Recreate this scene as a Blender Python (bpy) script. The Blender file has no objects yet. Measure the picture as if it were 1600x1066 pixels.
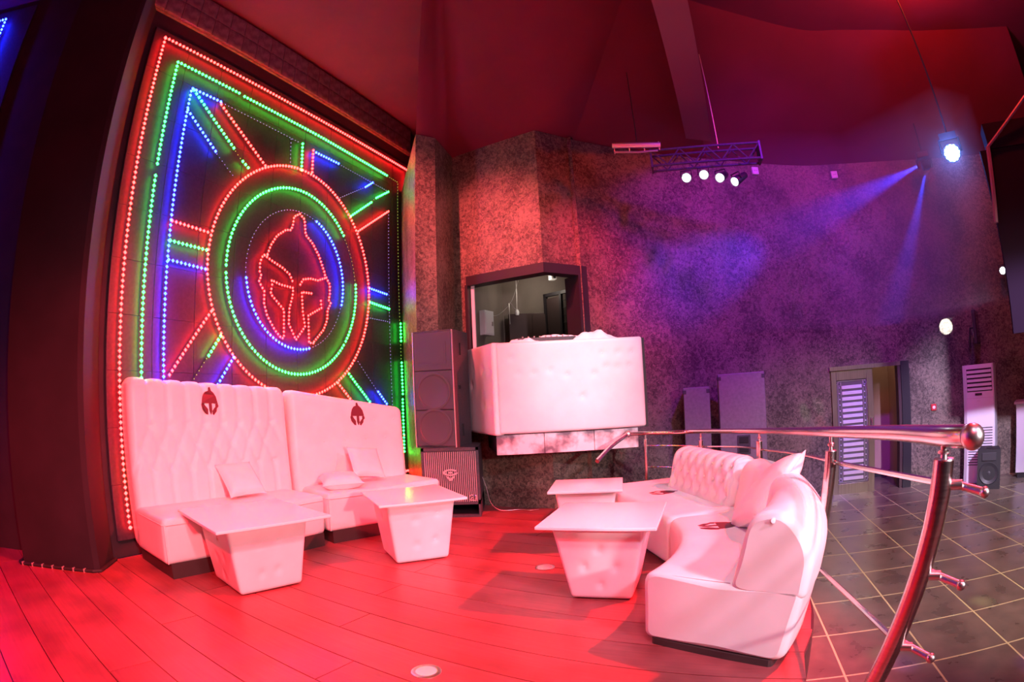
import bpy, bmesh, math, random
from mathutils import Matrix, Vector
random.seed(7)
SC = bpy.context.scene
COL = SC.collection
R = math.radians

# ------------------------------------------------------------------ camera
# wide fisheye lens, 1.4 m above the wooden platform, looking slightly up
pit, rol = .09276, -.04679
up = Vector((math.sin(rol), math.cos(rol)*math.cos(pit), -math.cos(rol)*math.sin(pit)))
fwd = Vector((0, 0, -1)); fy = (fwd-up*fwd.dot(up)).normalized(); fx = fy.cross(up)
cam = bpy.data.cameras.new('camera'); co = bpy.data.objects.new('camera', cam); COL.objects.link(co)
co.matrix_world = Matrix.Translation((0, 0, 1.4)) @ Matrix((fx, fy, up)).to_4x4()
cam.type = 'PANO'
cam.panorama_type = 'FISHEYE_LENS_POLYNOMIAL'
cam.fisheye_fov = R(175)
cam.sensor_fit = 'HORIZONTAL'; cam.sensor_width = 36; cam.sensor_height = 36*1066/1600
cam.fisheye_polynomial_k0 = 0
for i, k in enumerate([0.05139169372151554, 2.6901202230735975e-06, 1.3738368566906516e-06, 4.567238499788531e-08]):
    setattr(cam, 'fisheye_polynomial_k%d' % (i+1), -k)
SC.camera = co

# ------------------------------------------------------------------ world, lights, exposure
w = bpy.data.worlds.new('world'); SC.world = w; w.use_nodes = True
w.node_tree.nodes['Background'].inputs[0].default_value = (.02, .005, .015, 1)
w.node_tree.nodes['Background'].inputs[1].default_value = 1
vs = SC.view_settings
vs.view_transform = 'Standard'; vs.look = 'None'; vs.gamma = 1; vs.exposure = 0.0; vs.use_curve_mapping = False

def lamp(name, kind, loc, aim, power, color, size=.1, cone=60, blend=.3):
    l = bpy.data.lights.new(name, kind); o = bpy.data.objects.new(name, l); COL.objects.link(o)
    o.location = loc; l.energy = power; l.color = color
    if kind == 'SPOT': l.spot_size = R(cone); l.spot_blend = blend; l.shadow_soft_size = size
    elif kind == 'AREA': l.shape = 'DISK'; l.size = size
    else: l.shadow_soft_size = size
    if aim is not None:
        o.rotation_euler = (Vector(aim)-Vector(loc)).to_track_quat('-Z', 'Y').to_euler()
    return o
# red stage wash from the ceiling on the right, and a second one behind the camera
lamp('red_wash', 'SPOT', (4.75, 3.35, 5.3), (-1.1, 3.6, 0), 6200, (1, .02, .035), .12, 56, .5)
lamp('red_wash_spill', 'POINT', (4.75, 3.35, 5.45), None, 230, (1, .05, .02), .08)
lamp('red_wash_rear', 'SPOT', (-1.2, -2.2, 5.2), (-2.3, 2.2, 0), 4200, (1, .025, .045), .15, 56, .8)
lamp('red_rear_fill', 'POINT', (-.6, -1.6, 4.9), None, 200, (1, .01, .05), .3)  # added point fill, reddens the ceiling
# pinkish white house lamps: one low behind the camera, one high
lamp('house_white', 'SPOT', (2.9, -1.75, 2.0), (-.9, 4.4, .6), 740, (1, .76, .82), .12, 62, .7)
lamp('house_high', 'SPOT', (.6, -.6, 5.5), (-.3, 4.0, .4), 700, (1, .70, .84), .3, 58, .7)
lamp('house_pink', 'SPOT', (3.0, -.9, 3.6), (1.4, 3.4, .5), 750, (1, .68, 1), .15, 40, .7)
# white profile spot on the booth counter
lamp('booth_spot', 'SPOT', (1.6, 1.6, 5.4), (.75, 6.0, 1.85), 950, (1, .95, .98), .06, 17, 1.0)
# red accents on the booth corner
lamp('booth_red', 'SPOT', (.9, 3.6, 5.6), (1.15, 6.85, 2.6), 1700, (1, .02, .14), .06, 28, 1.0)
lamp('booth_red_left', 'SPOT', (-2.2, 3.2, 5.5), (-.20, 6.9, 2.9), 3200, (1, .09, .11), .06, 34, 1.0)
# violet wash over the papered wall, lavender house light over the tiled floor
lamp('violet_wash', 'SPOT', (2.6, 2.2, 5.5), (4.0, 7.2, 2.5), 1700, (.30, .008, 1), .2, 66, .9)
lamp('violet_low', 'SPOT', (3.3, .6, 3.0), (6.8, 6.3, .3), 2800, (.74, .60, 1), .1, 28, .8)
lamp('floor_house', 'SPOT', (4.4, -1.8, 4.8), (4.7, 4.4, -.5), 2100, (1, .86, .72), .2, 48, .7)
lamp('soft_fill', 'AREA', (1.0, -1.2, 5.6), (1.0, 3.0, 0), 60, (1, .35, .6), 3.0)  # added broad pink fill lifting the ambient level, no fixture of the club

# ------------------------------------------------------------------ materials
MATS = {}
def mat(name, color, rough=.5, metal=0., emit=None, estr=0., spec=None):
    if name in MATS: return MATS[name]
    m = bpy.data.materials.new(name); m.use_nodes = True
    b = m.node_tree.nodes['Principled BSDF']
    b.inputs['Base Color'].default_value = (*color, 1); b.inputs['Roughness'].default_value = rough
    b.inputs['Metallic'].default_value = metal
    if spec is not None: b.inputs['Specular IOR Level'].default_value = spec
    if emit: b.inputs['Emission Color'].default_value = (*emit, 1); b.inputs['Emission Strength'].default_value = estr
    MATS[name] = m; return m
def nodes(m): return m.node_tree.nodes, m.node_tree.links, m.node_tree.nodes['Principled BSDF']
def noisy(name, c1, c2, scale, rough=.5, detail=6, lo=.35, hi=.65, bump=0., stretch=None, metal=0., rough2=None, bdist=.01, coord='Object'):
    """two colours mixed by a noise, optional bump and roughness variation"""
    if name in MATS: return MATS[name]
    m = mat(name, c1, rough, metal); N, L, b = nodes(m)
    tc = N.new('ShaderNodeTexCoord'); mp = N.new('ShaderNodeMapping'); L.new(tc.outputs[coord], mp.inputs[0])
    if stretch: mp.inputs['Scale'].default_value = stretch
    nz = N.new('ShaderNodeTexNoise'); nz.inputs['Scale'].default_value = scale; nz.inputs['Detail'].default_value = detail
    L.new(mp.outputs[0], nz.inputs['Vector'])
    rp = N.new('ShaderNodeValToRGB'); rp.color_ramp.elements[0].position = lo; rp.color_ramp.elements[1].position = hi
    rp.color_ramp.elements[0].color = (*c1, 1); rp.color_ramp.elements[1].color = (*c2, 1)
    L.new(nz.outputs['Fac'], rp.inputs[0]); L.new(rp.outputs[0], b.inputs['Base Color'])
    if bump:
        bp = N.new('ShaderNodeBump'); bp.inputs['Strength'].default_value = bump; bp.inputs['Distance'].default_value = bdist
        L.new(nz.outputs['Fac'], bp.inputs['Height']); L.new(bp.outputs[0], b.inputs['Normal'])
    if rough2 is not None:
        mr = N.new('ShaderNodeMapRange'); mr.inputs['To Min'].default_value = rough; mr.inputs['To Max'].default_value = rough2
        L.new(nz.outputs['Fac'], mr.inputs[0]); L.new(mr.outputs[0], b.inputs['Roughness'])
    return m

LEATHER = noisy('white_leather', (.80, .78, .77), (.86, .85, .84), 3, .42, 4, bump=.0)
TABLETOP = mat('white_laminate', (.88, .86, .84), .22)
PLINTH = mat('dark_plinth', (.05, .03, .03), .4)
SEAM = mat('stitching', (.62, .54, .56), .6)
EMBLEM = mat('emblem_print', (.085, .02, .03), .5)
CLOTHW = noisy('white_cloth', (.8, .8, .82), (.9, .9, .9), 9, .8, bump=.5)
STEEL = noisy('brushed_steel', (.62, .6, .58), (.72, .7, .68), 3, .16, stretch=(1, 1, 40), metal=1., rough2=.3)
STEELD = mat('steel_fitting', (.68, .64, .62), .34, 1.)
BLACK = mat('black_paint', (.018, .014, .018), .5)
BLACKBOX = noisy('black_cabinet', (.045, .04, .05), (.07, .062, .075), 60, .55, bump=.15, bdist=.002)
GRILLE = mat('speaker_mesh', (.075, .065, .08), .5)
RUBBER = mat('black_rubber', (.015, .015, .016), .7)
LACQ = mat('aluminium_bar', (.75, .7, .7), .3, .6)
WHITEP = mat('white_plastic', (.8, .8, .82), .35)
DARKW = noisy('dark_wall_paint', (.022, .014, .02), (.032, .02, .028), 4, .75)
COLUMN = noisy('column_cloth', (.012, .008, .013), (.02, .012, .02), 2, .85)
LEDBACK = noisy('led_board', (.028, .024, .04), (.042, .036, .055), 30, .5)
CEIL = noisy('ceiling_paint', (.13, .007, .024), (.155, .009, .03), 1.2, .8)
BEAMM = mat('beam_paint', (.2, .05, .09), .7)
FOAM = noisy('foam_tile', (.16, .10, .11), (.26, .17, .19), 14, .85, bump=.2)
DOORST = noisy('door_steel', (.45, .38, .3), (.56, .48, .38), 2, .28, stretch=(40, 40, 1), metal=.85)
FROST = mat('frosted_bar', (.75, .77, .76), .25)
LEAD = mat('lead_strip', (.7, .7, .72), .3, .7)
BROWNW = noisy('corridor_paint', (.46, .29, .22), (.52, .33, .25), 2, .7)
BOOTHW = noisy('booth_paint', (.20, .16, .14), (.25, .2, .17), 2.5, .8)
PINKISH = mat('counter_laminate', (.6, .55, .62), .4)
WOODP = None

def wallpaper():
    m = mat('damask_wallpaper', (.2, .15, .1), .5); N, L, b = nodes(m)
    tc = N.new('ShaderNodeTexCoord')
    n1 = N.new('ShaderNodeTexNoise'); n1.inputs['Scale'].default_value = 24; n1.inputs['Detail'].default_value = 8; n1.inputs['Roughness'].default_value = .75
    n1.inputs['Distortion'].default_value = .9
    n2 = N.new('ShaderNodeTexNoise'); n2.inputs['Scale'].default_value = 2.2; n2.inputs['Detail'].default_value = 3
    L.new(tc.outputs['Object'], n1.inputs['Vector']); L.new(tc.outputs['Object'], n2.inputs['Vector'])
    a = N.new('ShaderNodeMath'); a.operation = 'MULTIPLY_ADD'; a.inputs[1].default_value = .35; L.new(n2.outputs['Fac'], a.inputs[0]); L.new(n1.outputs['Fac'], a.inputs[2])
    r = N.new('ShaderNodeValToRGB'); e = r.color_ramp.elements
    e[0].position = .58; e[0].color = (.06, .046, .034, 1); e[1].position = .78; e[1].color = (.26, .21, .15, 1)
    L.new(a.outputs[0], r.inputs[0]); L.new(r.outputs[0], b.inputs['Base Color'])
    mr = N.new('ShaderNodeMapRange'); mr.inputs['From Min'].default_value = .55; mr.inputs['From Max'].default_value = .8; mr.inputs['To Min'].default_value = .55; mr.inputs['To Max'].default_value = .32
    L.new(a.outputs[0], mr.inputs[0]); L.new(mr.outputs[0], b.inputs['Roughness'])
    bp = N.new('ShaderNodeBump'); bp.inputs['Strength'].default_value = .5; bp.inputs['Distance'].default_value = .01
    L.new(a.outputs[0], bp.inputs['Height']); L.new(bp.outputs[0], b.inputs['Normal'])
    return m
PAPER = wallpaper()

def plank_mat():
    m = mat('stained_planks', (.3, .2, .17), .4); N, L, b = nodes(m)
    tc = N.new('ShaderNodeTexCoord'); oi = N.new('ShaderNodeObjectInfo')
    mp = N.new('ShaderNodeMapping'); mp.inputs['Scale'].default_value = (1.2, 22, 1); L.new(tc.outputs['Object'], mp.inputs[0])
    n1 = N.new('ShaderNodeTexNoise'); n1.inputs['Scale'].default_value = 2.2; n1.inputs['Detail'].default_value = 7; L.new(mp.outputs[0], n1.inputs['Vector'])
    n2 = N.new('ShaderNodeTexNoise'); n2.inputs['Scale'].default_value = 2.4; n2.inputs['Detail'].default_value = 4; L.new(tc.outputs['Object'], n2.inputs['Vector'])
    r = N.new('ShaderNodeValToRGB'); e = r.color_ramp.elements; e[0].position = .3; e[0].color = (.28, .055, .06, 1); e[1].position = .7; e[1].color = (.36, .075, .08, 1)
    L.new(n1.outputs['Fac'], r.inputs[0])
    mx = N.new('ShaderNodeMix'); mx.data_type = 'RGBA'; mx.blend_type = 'MULTIPLY'
    r2 = N.new('ShaderNodeValToRGB'); e = r2.color_ramp.elements; e[0].position = .3; e[0].color = (.62, .58, .58, 1); e[1].position = .55; e[1].color = (1, 1, 1, 1)
    L.new(n2.outputs['Fac'], r2.inputs[0]); mx.inputs[0].default_value = 1; L.new(r.outputs[0], mx.inputs[6]); L.new(r2.outputs[0], mx.inputs[7])
    hs = N.new('ShaderNodeHueSaturation'); mr = N.new('ShaderNodeMapRange'); mr.inputs['To Min'].default_value = .85; mr.inputs['To Max'].default_value = 1.12
    L.new(oi.outputs['Random'], mr.inputs[0]); L.new(mr.outputs[0], hs.inputs['Value']); L.new(mx.outputs[2], hs.inputs['Color'])
    L.new(hs.outputs[0], b.inputs['Base Color'])
    mr2 = N.new('ShaderNodeMapRange'); mr2.inputs['To Min'].default_value = .28; mr2.inputs['To Max'].default_value = .5; L.new(n2.outputs['Fac'], mr2.inputs[0]); L.new(mr2.outputs[0], b.inputs['Roughness'])
    bp = N.new('ShaderNodeBump'); bp.inputs['Strength'].default_value = .12; bp.inputs['Distance'].default_value = .004; L.new(n1.outputs['Fac'], bp.inputs['Height']); L.new(bp.outputs[0], b.inputs['Normal'])
    return m
PLANK = plank_mat()

def tile_mat():
    m = mat('slate_tile', (.1, .09, .08), .25); N, L, b = nodes(m)
    tc = N.new('ShaderNodeTexCoord'); oi = N.new('ShaderNodeObjectInfo')
    ad = N.new('ShaderNodeVectorMath'); ad.operation = 'ADD'; L.new(tc.outputs['Object'], ad.inputs[0]); L.new(oi.outputs['Location'], ad.inputs[1])
    n1 = N.new('ShaderNodeTexNoise'); n1.inputs['Scale'].default_value = 4.0; n1.inputs['Detail'].default_value = 5; n1.inputs['Distortion'].default_value = .25; L.new(ad.outputs[0], n1.inputs['Vector'])
    r = N.new('ShaderNodeValToRGB'); e = r.color_ramp.elements; e[0].position = .2; e[0].color = (.09, .07, .06, 1); e[1].position = .85; e[1].color = (.25, .19, .155, 1)
    L.new(n1.outputs['Fac'], r.inputs[0]); L.new(r.outputs[0], b.inputs['Base Color'])
    mr = N.new('ShaderNodeMapRange'); mr.inputs['To Min'].default_value = .18; mr.inputs['To Max'].default_value = .42; L.new(n1.outputs['Fac'], mr.inputs[0]); L.new(mr.outputs[0], b.inputs['Roughness'])
    return m
TILE = tile_mat()
GROUT = mat('pale_grout', (.60, .56, .32), .8)
def emis(name, color, strength):
    m = mat(name, (0, 0, 0), .5, emit=color, estr=strength); return m

# ------------------------------------------------------------------ mesh helpers
class MB:
    def __init__(s): s.v = []; s.f = []; s.mi = []
    def add(s, vs_, fs, mi=0):
        o = len(s.v); s.v += [tuple(p) for p in vs_]; s.f += [[i+o for i in f] for f in fs]; s.mi += [mi]*len(fs); return s
    def box(s, x0, x1, y0, y1, z0, z1, mi=0):
        return s.add([(x0,y0,z0),(x1,y0,z0),(x1,y1,z0),(x0,y1,z0),(x0,y0,z1),(x1,y0,z1),(x1,y1,z1),(x0,y1,z1)],
                     [(0,3,2,1),(4,5,6,7),(0,1,5,4),(1,2,6,5),(2,3,7,6),(3,0,4,7)], mi)
    def prism(s, pts, z0, z1, mi=0):      # closed outline (ccw) in plan
        n = len(pts); v = [(x,y,z0) for x,y in pts]+[(x,y,z1) for x,y in pts]
        f = [tuple(range(n-1,-1,-1)), tuple(range(n,2*n))]+[(i,(i+1)%n,n+(i+1)%n,n+i) for i in range(n)]
        return s.add(v, f, mi)
    def slab(s, pts, y0, y1, mi=0):       # outline in x,z, thickness along y
        n = len(pts); v = [(x,y0,z) for x,z in pts]+[(x,y1,z) for x,z in pts]
        f = [tuple(range(n)), tuple(range(2*n-1,n-1,-1))]+[(i,n+i,n+(i+1)%n,(i+1)%n) for i in range(n)]
        return s.add(v, f, mi)
    def tube(s, path, r, n=10, closed=False, mi=0, caps=True):
        P = [Vector(p) for p in path]; m = len(P); rs = r if isinstance(r, (list, tuple)) else [r]*m
        T = []
        for i in range(m):
            a = P[(i-1) % m] if (closed or i > 0) else P[i]; b = P[(i+1) % m] if (closed or i < m-1) else P[i]
            T.append((b-a).normalized())
        ref = Vector((0,0,1)) if abs(T[0].z) < .9 else Vector((1,0,0))
        u = T[0].cross(ref).normalized(); V = []; 
        for i in range(m):
            u = (u-T[i]*u.dot(T[i])).normalized(); w_ = T[i].cross(u)
            for k in range(n):
                a = 2*math.pi*k/n; V.append(P[i]+(u*math.cos(a)+w_*math.sin(a))*rs[i])
        F = []
        for i in range(m if closed else m-1):
            for k in range(n):
                i2 = (i+1) % m; F.append((i*n+k, i*n+(k+1)%n, i2*n+(k+1)%n, i2*n+k))
        if caps and not closed: F += [tuple(range(n-1,-1,-1)), tuple((m-1)*n+k for k in range(n))]
        return s.add(V, F, mi)
    def lathe(s, prof, c=(0,0,0), n=20, axis='z', mi=0):   # profile (r, h)
        V = []; F = []; m = len(prof)
        for r, h in prof:
            for k in range(n):
                a = 2*math.pi*k/n; x, y = r*math.cos(a), r*math.sin(a)
                p = (x,y,h) if axis == 'z' else ((x,h,y) if axis == 'y' else (h,x,y))
                V.append((p[0]+c[0], p[1]+c[1], p[2]+c[2]))
        for i in range(m-1):
            for k in range(n): F.append((i*n+k, i*n+(k+1)%n, (i+1)*n+(k+1)%n, (i+1)*n+k))
        F += [tuple(range(n-1,-1,-1)), tuple((m-1)*n+k for k in range(n))]
        return s.add(V, F, mi)
    def ball(s, c, r, n=12, mi=0):
        return s.lathe([(r*math.sin(math.pi*i/n) if 0 < i < n else r*.02, -r*math.cos(math.pi*i/n)) for i in range(n+1)], c, n+4, mi=mi)
    def octa(s, c, r, mi=0):              # small 8-sided bead, flattened icosphere-like
        x, y, z = c
        V = [(x+r,y,z),(x-r,y,z),(x,y+r,z),(x,y-r,z),(x,y,z+r),(x,y,z-r)]
        return s.add(V, [(0,2,4),(2,1,4),(1,3,4),(3,0,4),(2,0,5),(1,2,5),(3,1,5),(0,3,5)], mi)
    def rbox(s, x0, x1, y0, y1, z0, z1, r, seg=(4,4,4), deform=None, mi=0):
        """box with rounded edges; every face a grid, seg = cells along x, y, z"""
        c = ((x0+x1)/2,(y0+y1)/2,(z0+z1)/2); hx, hy, hz = (x1-x0)/2,(y1-y0)/2,(z1-z0)/2
        r = min(r, hx, hy, hz)
        def coords(h, n):
            inner = [-h+r+(2*h-2*r)*i/n for i in range(n+1)]
            a = [-h, -h+r*.3, -h+r*.65]; return a+inner+[-q for q in a[::-1]]
        X, Y, Z = coords(hx, seg[0]), coords(hy, seg[1]), coords(hz, seg[2])
        idx = {}; V = []; F = []
        def vid(p):
            k = tuple(round(q, 5) for q in p)
            if k not in idx:
                idx[k] = len(V)
                q = [max(-h+r, min(h-r, a)) for a, h in zip(p, (hx,hy,hz))]
                d = Vector(p)-Vector(q)
                o = Vector(q)+(d.normalized()*r if d.length > 1e-9 else d)
                o = o+Vector(c)
                if deform: o = Vector(deform(o.x, o.y, o.z, p))
                V.append(tuple(o))
            return idx[k]
        def grid(A, B, mk, flip):
            for i in range(len(A)-1):
                for j in range(len(B)-1):
                    q = [vid(mk(A[i],B[j])), vid(mk(A[i+1],B[j])), vid(mk(A[i+1],B[j+1])), vid(mk(A[i],B[j+1]))]
                    F.append(q[::-1] if flip else q)
        grid(X, Z, lambda a, b: (a,-hy,b), False); grid(X, Z, lambda a, b: (a,hy,b), True)
        grid(Y, Z, lambda a, b: (hx,a,b), False); grid(Y, Z, lambda a, b: (-hx,a,b), True)
        grid(X, Y, lambda a, b: (a,b,hz), False); grid(X, Y, lambda a, b: (a,b,-hz), True)
        return s.add(V, F, mi)
    def build(s, name, mats, parent=None, smooth=False, loc=None, rotz=None):
        me = bpy.data.meshes.new(name); me.from_pydata(s.v, [], s.f)
        if not isinstance(mats, (list, tuple)): mats = [mats]
        for m in mats: me.materials.append(m)
        if len(mats) > 1: me.polygons.foreach_set('material_index', s.mi)
        if smooth:
            me.polygons.foreach_set('use_smooth', [True]*len(me.polygons))
            if smooth != 'all': 
                try: me.set_sharp_from_angle(angle=R(smooth if smooth is not True else 40))
                except Exception: pass
        me.update()
        o = bpy.data.objects.new(name, me); COL.objects.link(o)
        if parent: o.parent = parent
        if loc: o.location = loc
        if rotz is not None: o.rotation_euler = (0,0,rotz)
        return o
def tag(o, label, cat, group=None):
    o['label'] = label; o['category'] = cat
    if group: o['group'] = group
    return o
def empty(name, loc, rotz=0, label=None, cat=None, group=None):
    o = bpy.data.objects.new(name, None); COL.objects.link(o); o.location = loc; o.rotation_euler = (0,0,rotz); o.empty_display_size = .1
    if label: tag(o, label, cat, group)
    return o
def struct(o, label=None):
    o['kind'] = 'structure'
    if label: o['label'] = label
    return o
def offset_strip(poly, th):
    """closed outline: an open polyline and its copy moved th to the left of the walking direction"""
    out = []
    for i, p in enumerate(poly):
        a = Vector(poly[max(i-1, 0)]); b = Vector(poly[min(i+1, len(poly)-1)]); d = (b-a).normalized()
        out.append((p[0]-d.y*th, p[1]+d.x*th))
    return list(poly)+out[::-1]
def wall_strip(mb, poly, z0, z1, th=.12):
    for a, b in zip(range(len(poly)-1), range(1, len(poly))):
        pass
    st = offset_strip(poly, th); n = len(poly)
    V = []; F = []
    for x, y in st: V += [(x,y,z0),(x,y,z1)]
    m = len(st)
    for i in range(m):
        j = (i+1) % m; F.append((2*i, 2*j, 2*j+1, 2*i+1))
    for i in range(n-1):
        a, b, c_, d = i, i+1, m-2-i, m-1-i
        F.append((2*a+1, 2*b+1, 2*c_+1, 2*d+1)); F.append((2*d, 2*c_, 2*b, 2*a))
    mb.add(V, F)
def catmull(pts, n=6):
    P = [Vector(p) for p in pts]; out = []
    for i in range(len(P)-1):
        p0 = P[max(i-1,0)]; p1 = P[i]; p2 = P[i+1]; p3 = P[min(i+2,len(P)-1)]
        for k in range(n):
            t = k/n
            out.append(tuple(.5*((2*p1)+(p2-p0)*t+(2*p0-5*p1+4*p2-p3)*t*t+(3*p1-p0-3*p2+p3)*t**3)))
    out.append(tuple(P[-1])); return out

ZC = 5.9          # ceiling
ZP = 4.68         # top of the wallpaper
ZL = -.5          # tiled dance floor
AW = R(67.6)      # direction of the light-panel wall
tW = Vector((math.cos(AW), math.sin(AW))); nW = Vector((-tW.y, tW.x)); DW = 4.75
def onwall(s, d): p = tW*s+nW*d; return (p.x, p.y)

# ================================================================== SETTING
# ---- platform: boards on a dark base
SOC = (-.40, 3.81)            # centre of the curved sofa and of the platform edge
EDGE = [(1.10, -2.6), (1.14, 1.2), (1.235, 1.9)]
EDGE += [(SOC[0]+2.345*math.cos(R(a)), SOC[1]+2.345*math.sin(R(a))) for a in range(-44, 50, 4)]
EDGE += [(.95, 6.5), (.41, 6.4), (-.55, 7.03), (-.72, 7.15), (-1.35, 8.3)]
EDGE += [onwall(7.3, 4.74), onwall(1.9, 4.74), (-4.2, 3.6), (-6.6, 3.0), (-6.6, -2.6)]
floor = MB().prism(EDGE, ZL, -.022).build('floor', PLINTH)
struct(floor, 'dark base of the raised wooden platform')
pa = R(150.5); pd = Vector((math.cos(pa), math.sin(pa))); pn = Vector((-pd.y, pd.x))
def clip(poly, n, c, keep_less=True):
    out = []
    for i in range(len(poly)):
        a, b = poly[i], poly[(i+1) % len(poly)]
        fa = a.dot(n)-c; fb = b.dot(n)-c
        if not keep_less: fa, fb = -fa, -fb
        if fa <= 0: out.append(a)
        if fa*fb < 0: out.append(a+(b-a)*(fa/(fa-fb)))
    return out
def inside(p, poly):
    c = False; n = len(poly)
    for i in range(n):
        x1, y1 = poly[i]; x2, y2 = poly[(i+1) % n]
        if (y1 > p[1]) != (y2 > p[1]) and p[0] < (x2-x1)*(p[1]-y1)/(y2-y1)+x1: c = not c
    return c
PW = .28
def plank_obj(outline, cx, cy):
    mb = MB(); pts = [((p.x-cx)*pd.x+(p.y-cy)*pd.y, (p.x-cx)*pn.x+(p.y-cy)*pn.y) for p in outline]
    ar = sum(pts[i][0]*pts[(i+1)%len(pts)][1]-pts[(i+1)%len(pts)][0]*pts[i][1] for i in range(len(pts)))
    if ar < 0: pts = pts[::-1]
    mb.prism(pts, -.022, 0)
    o = mb.build('plank', PLANK, floor, loc=(cx,cy,0), rotz=pa); return o
row = -9.1
k = 0
while row < 1.2:
    # walk along the row, find where the board line is inside the platform
    mid = row+PW/2; ss = [i*.05 for i in range(-220, 260)]
    run = None; runs = []
    for sv in ss:
        p = pd*sv+pn*mid
        if inside((p.x,p.y), EDGE):
            if run is None: run = sv
            last = sv
        elif run is not None: runs.append((run, last)); run = None
    for a, b in runs:
        if b-a < .15: continue
        cuts = [a-.4]; x = a+1.6+((k*1.37) % 2.9)
        while x < b-.3: cuts.append(x); x += 4.2
        cuts.append(b+.4)
        for c0, c1 in zip(cuts[:-1], cuts[1:]):
            g = .0035
            # true platform outline clipped to the board (edge samples kept)
            def ext(sv_from, step, v):
                sv = sv_from
                for _ in range(30):
                    q = pd*(sv+step)+pn*v
                    if not inside((q.x,q.y), EDGE): break
                    sv += step
                return sv
            vs_ = [row+g, row+PW-g]
            if c0 == cuts[0]: l = [ext(a+.12, -.02, v) for v in vs_]
            else: l = [c0+g, c0+g]
            if c1 == cuts[-1]: r_ = [ext(b-.12, .02, v) for v in vs_]
            else: r_ = [c1-g, c1-g]
            out = [pd*l[0]+pn*vs_[0], pd*r_[0]+pn*vs_[0], pd*r_[1]+pn*vs_[1], pd*l[1]+pn*vs_[1]]
            cc = (out[0]+out[2])/2
            if cc.y < -.4 or (cc.y < .6 and abs(cc.x) > 2.5 and False): continue
            plank_obj(out, cc.x, cc.y)
    k += 1; row += PW

# ---- tiled dance floor, 0.5 m lower
low = MB().prism([(-.6,-2.6),(9.2,-2.6),(9.2,8.6),(-.6,8.6)], ZL-.1, ZL+.002).build('floor_dance', GROUT)
struct(low, 'pale grout bed of the lower tiled dance floor')
ta = R(70.92); td = Vector((math.cos(ta), math.sin(ta))); tn = Vector((-td.y, td.x)); TS = .62
tm = None
WALLPTS = [(.95,6.735),(1.01,6.77),(1.56,7.0),(2.5,7.25),(3.8,7.40),(4.76,7.38),(5.43,7.16),(6.02,6.93),(6.6,6.68),(7.1,6.45),(7.6,6.15),(8.2,5.75),(8.9,5.2)]
def wall_y(x):
    for (x0,y0),(x1,y1) in zip(WALLPTS[:-1], WALLPTS[1:]):
        if x0 <= x <= x1: return y0+(y1-y0)*(x-x0)/(x1-x0)
    return 6.5 if x < 1 else 5.0
nt_ = 0
for i in range(-18, 10):
    for j in range(-6, 18):
        p = td*(3.13+TS*j+TS/2)+tn*(-2.2+TS*i+TS/2)
        if not (1.0 < p.x < 8.7 and -.2 < p.y < wall_y(p.x)+.2): continue
        if inside((p.x+.5, p.y), EDGE) and inside((p.x, p.y), EDGE): continue
        g = .008; h = TS/2-g
        if tm is None:
            mb = MB(); mb.rbox(-h, h, -h, h, -.02, .004, .002, (1,1,1))
            o = mb.build('tile', TILE, low); tm = o.data
        else:
            o = bpy.data.objects.new('tile', tm); COL.objects.link(o); o.parent = low
        o.location = (p.x, p.y, ZL); o.rotation_euler = (0,0,ta); nt_ += 1

# ---- ceiling, beam, walls
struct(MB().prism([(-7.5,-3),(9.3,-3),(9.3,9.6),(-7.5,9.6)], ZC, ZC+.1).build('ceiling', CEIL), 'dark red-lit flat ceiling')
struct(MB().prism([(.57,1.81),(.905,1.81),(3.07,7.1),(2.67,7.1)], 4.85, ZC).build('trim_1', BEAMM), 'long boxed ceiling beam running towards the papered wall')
mb = MB(); a0 = onwall(1.75, DW); a1 = onwall(7.5, DW)
wall_strip(mb, [a0, a1], 0, ZC, .15); struct(mb.build('wall_left', DARKW), 'dark wall behind the big light panel')
mb = MB(); wall_strip(mb, [(-6.8,2.75),(-4.05,3.62)], 0, ZC, .15); struct(mb.build('wall_far_left', DARKW), 'dark wall left of the black column')
mb = MB(); wall_strip(mb, [(-6.8,-2.8),(-6.8,2.9)], 0, ZC, .15); struct(mb.build('wall_side', DARKW))
mb = MB(); wall_strip(mb, [(9.1,-2.8),(-6.9,-2.8)], ZL, ZC, .15); struct(mb.build('wall_rear', DARKW))
mb = MB(); wall_strip(mb, [(9.05,5.2),(9.05,-2.8)], ZL, ZC, .15); struct(mb.build('wall_right', DARKW))
# black column between the two light panels
col = struct(MB().build('column', COLUMN), 'broad black column left of the white booth sofas')
mb = MB(); mb.prism([(-4.219,3.164),(-3.47,3.395),(-3.43,3.43),(-3.60,3.85),(-4.45,3.55)], 0, ZC)
col.data = mb.build('tmp', COLUMN).data; bpy.data.objects.remove(bpy.data.objects['tmp'])
mb = MB(); mb.tube([(-4.42,3.5,.012),(-4.25,3.14,.012),(-4.21,3.12,.012),(-3.45,3.355,.012),(-3.40,3.40,.012),(-3.52,3.76,.012)], .018, 6)
mb.build('cable_skirt', RUBBER, col)
for i in range(7):
    p = Vector((-4.21,3.115)).lerp(Vector((-3.45,3.35)), (i+.3)/7)
    MB().box(p.x-.004, p.x+.004, p.y-.02, p.y+.01, 0, .033).build('cable_clip', LACQ, col)
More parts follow.
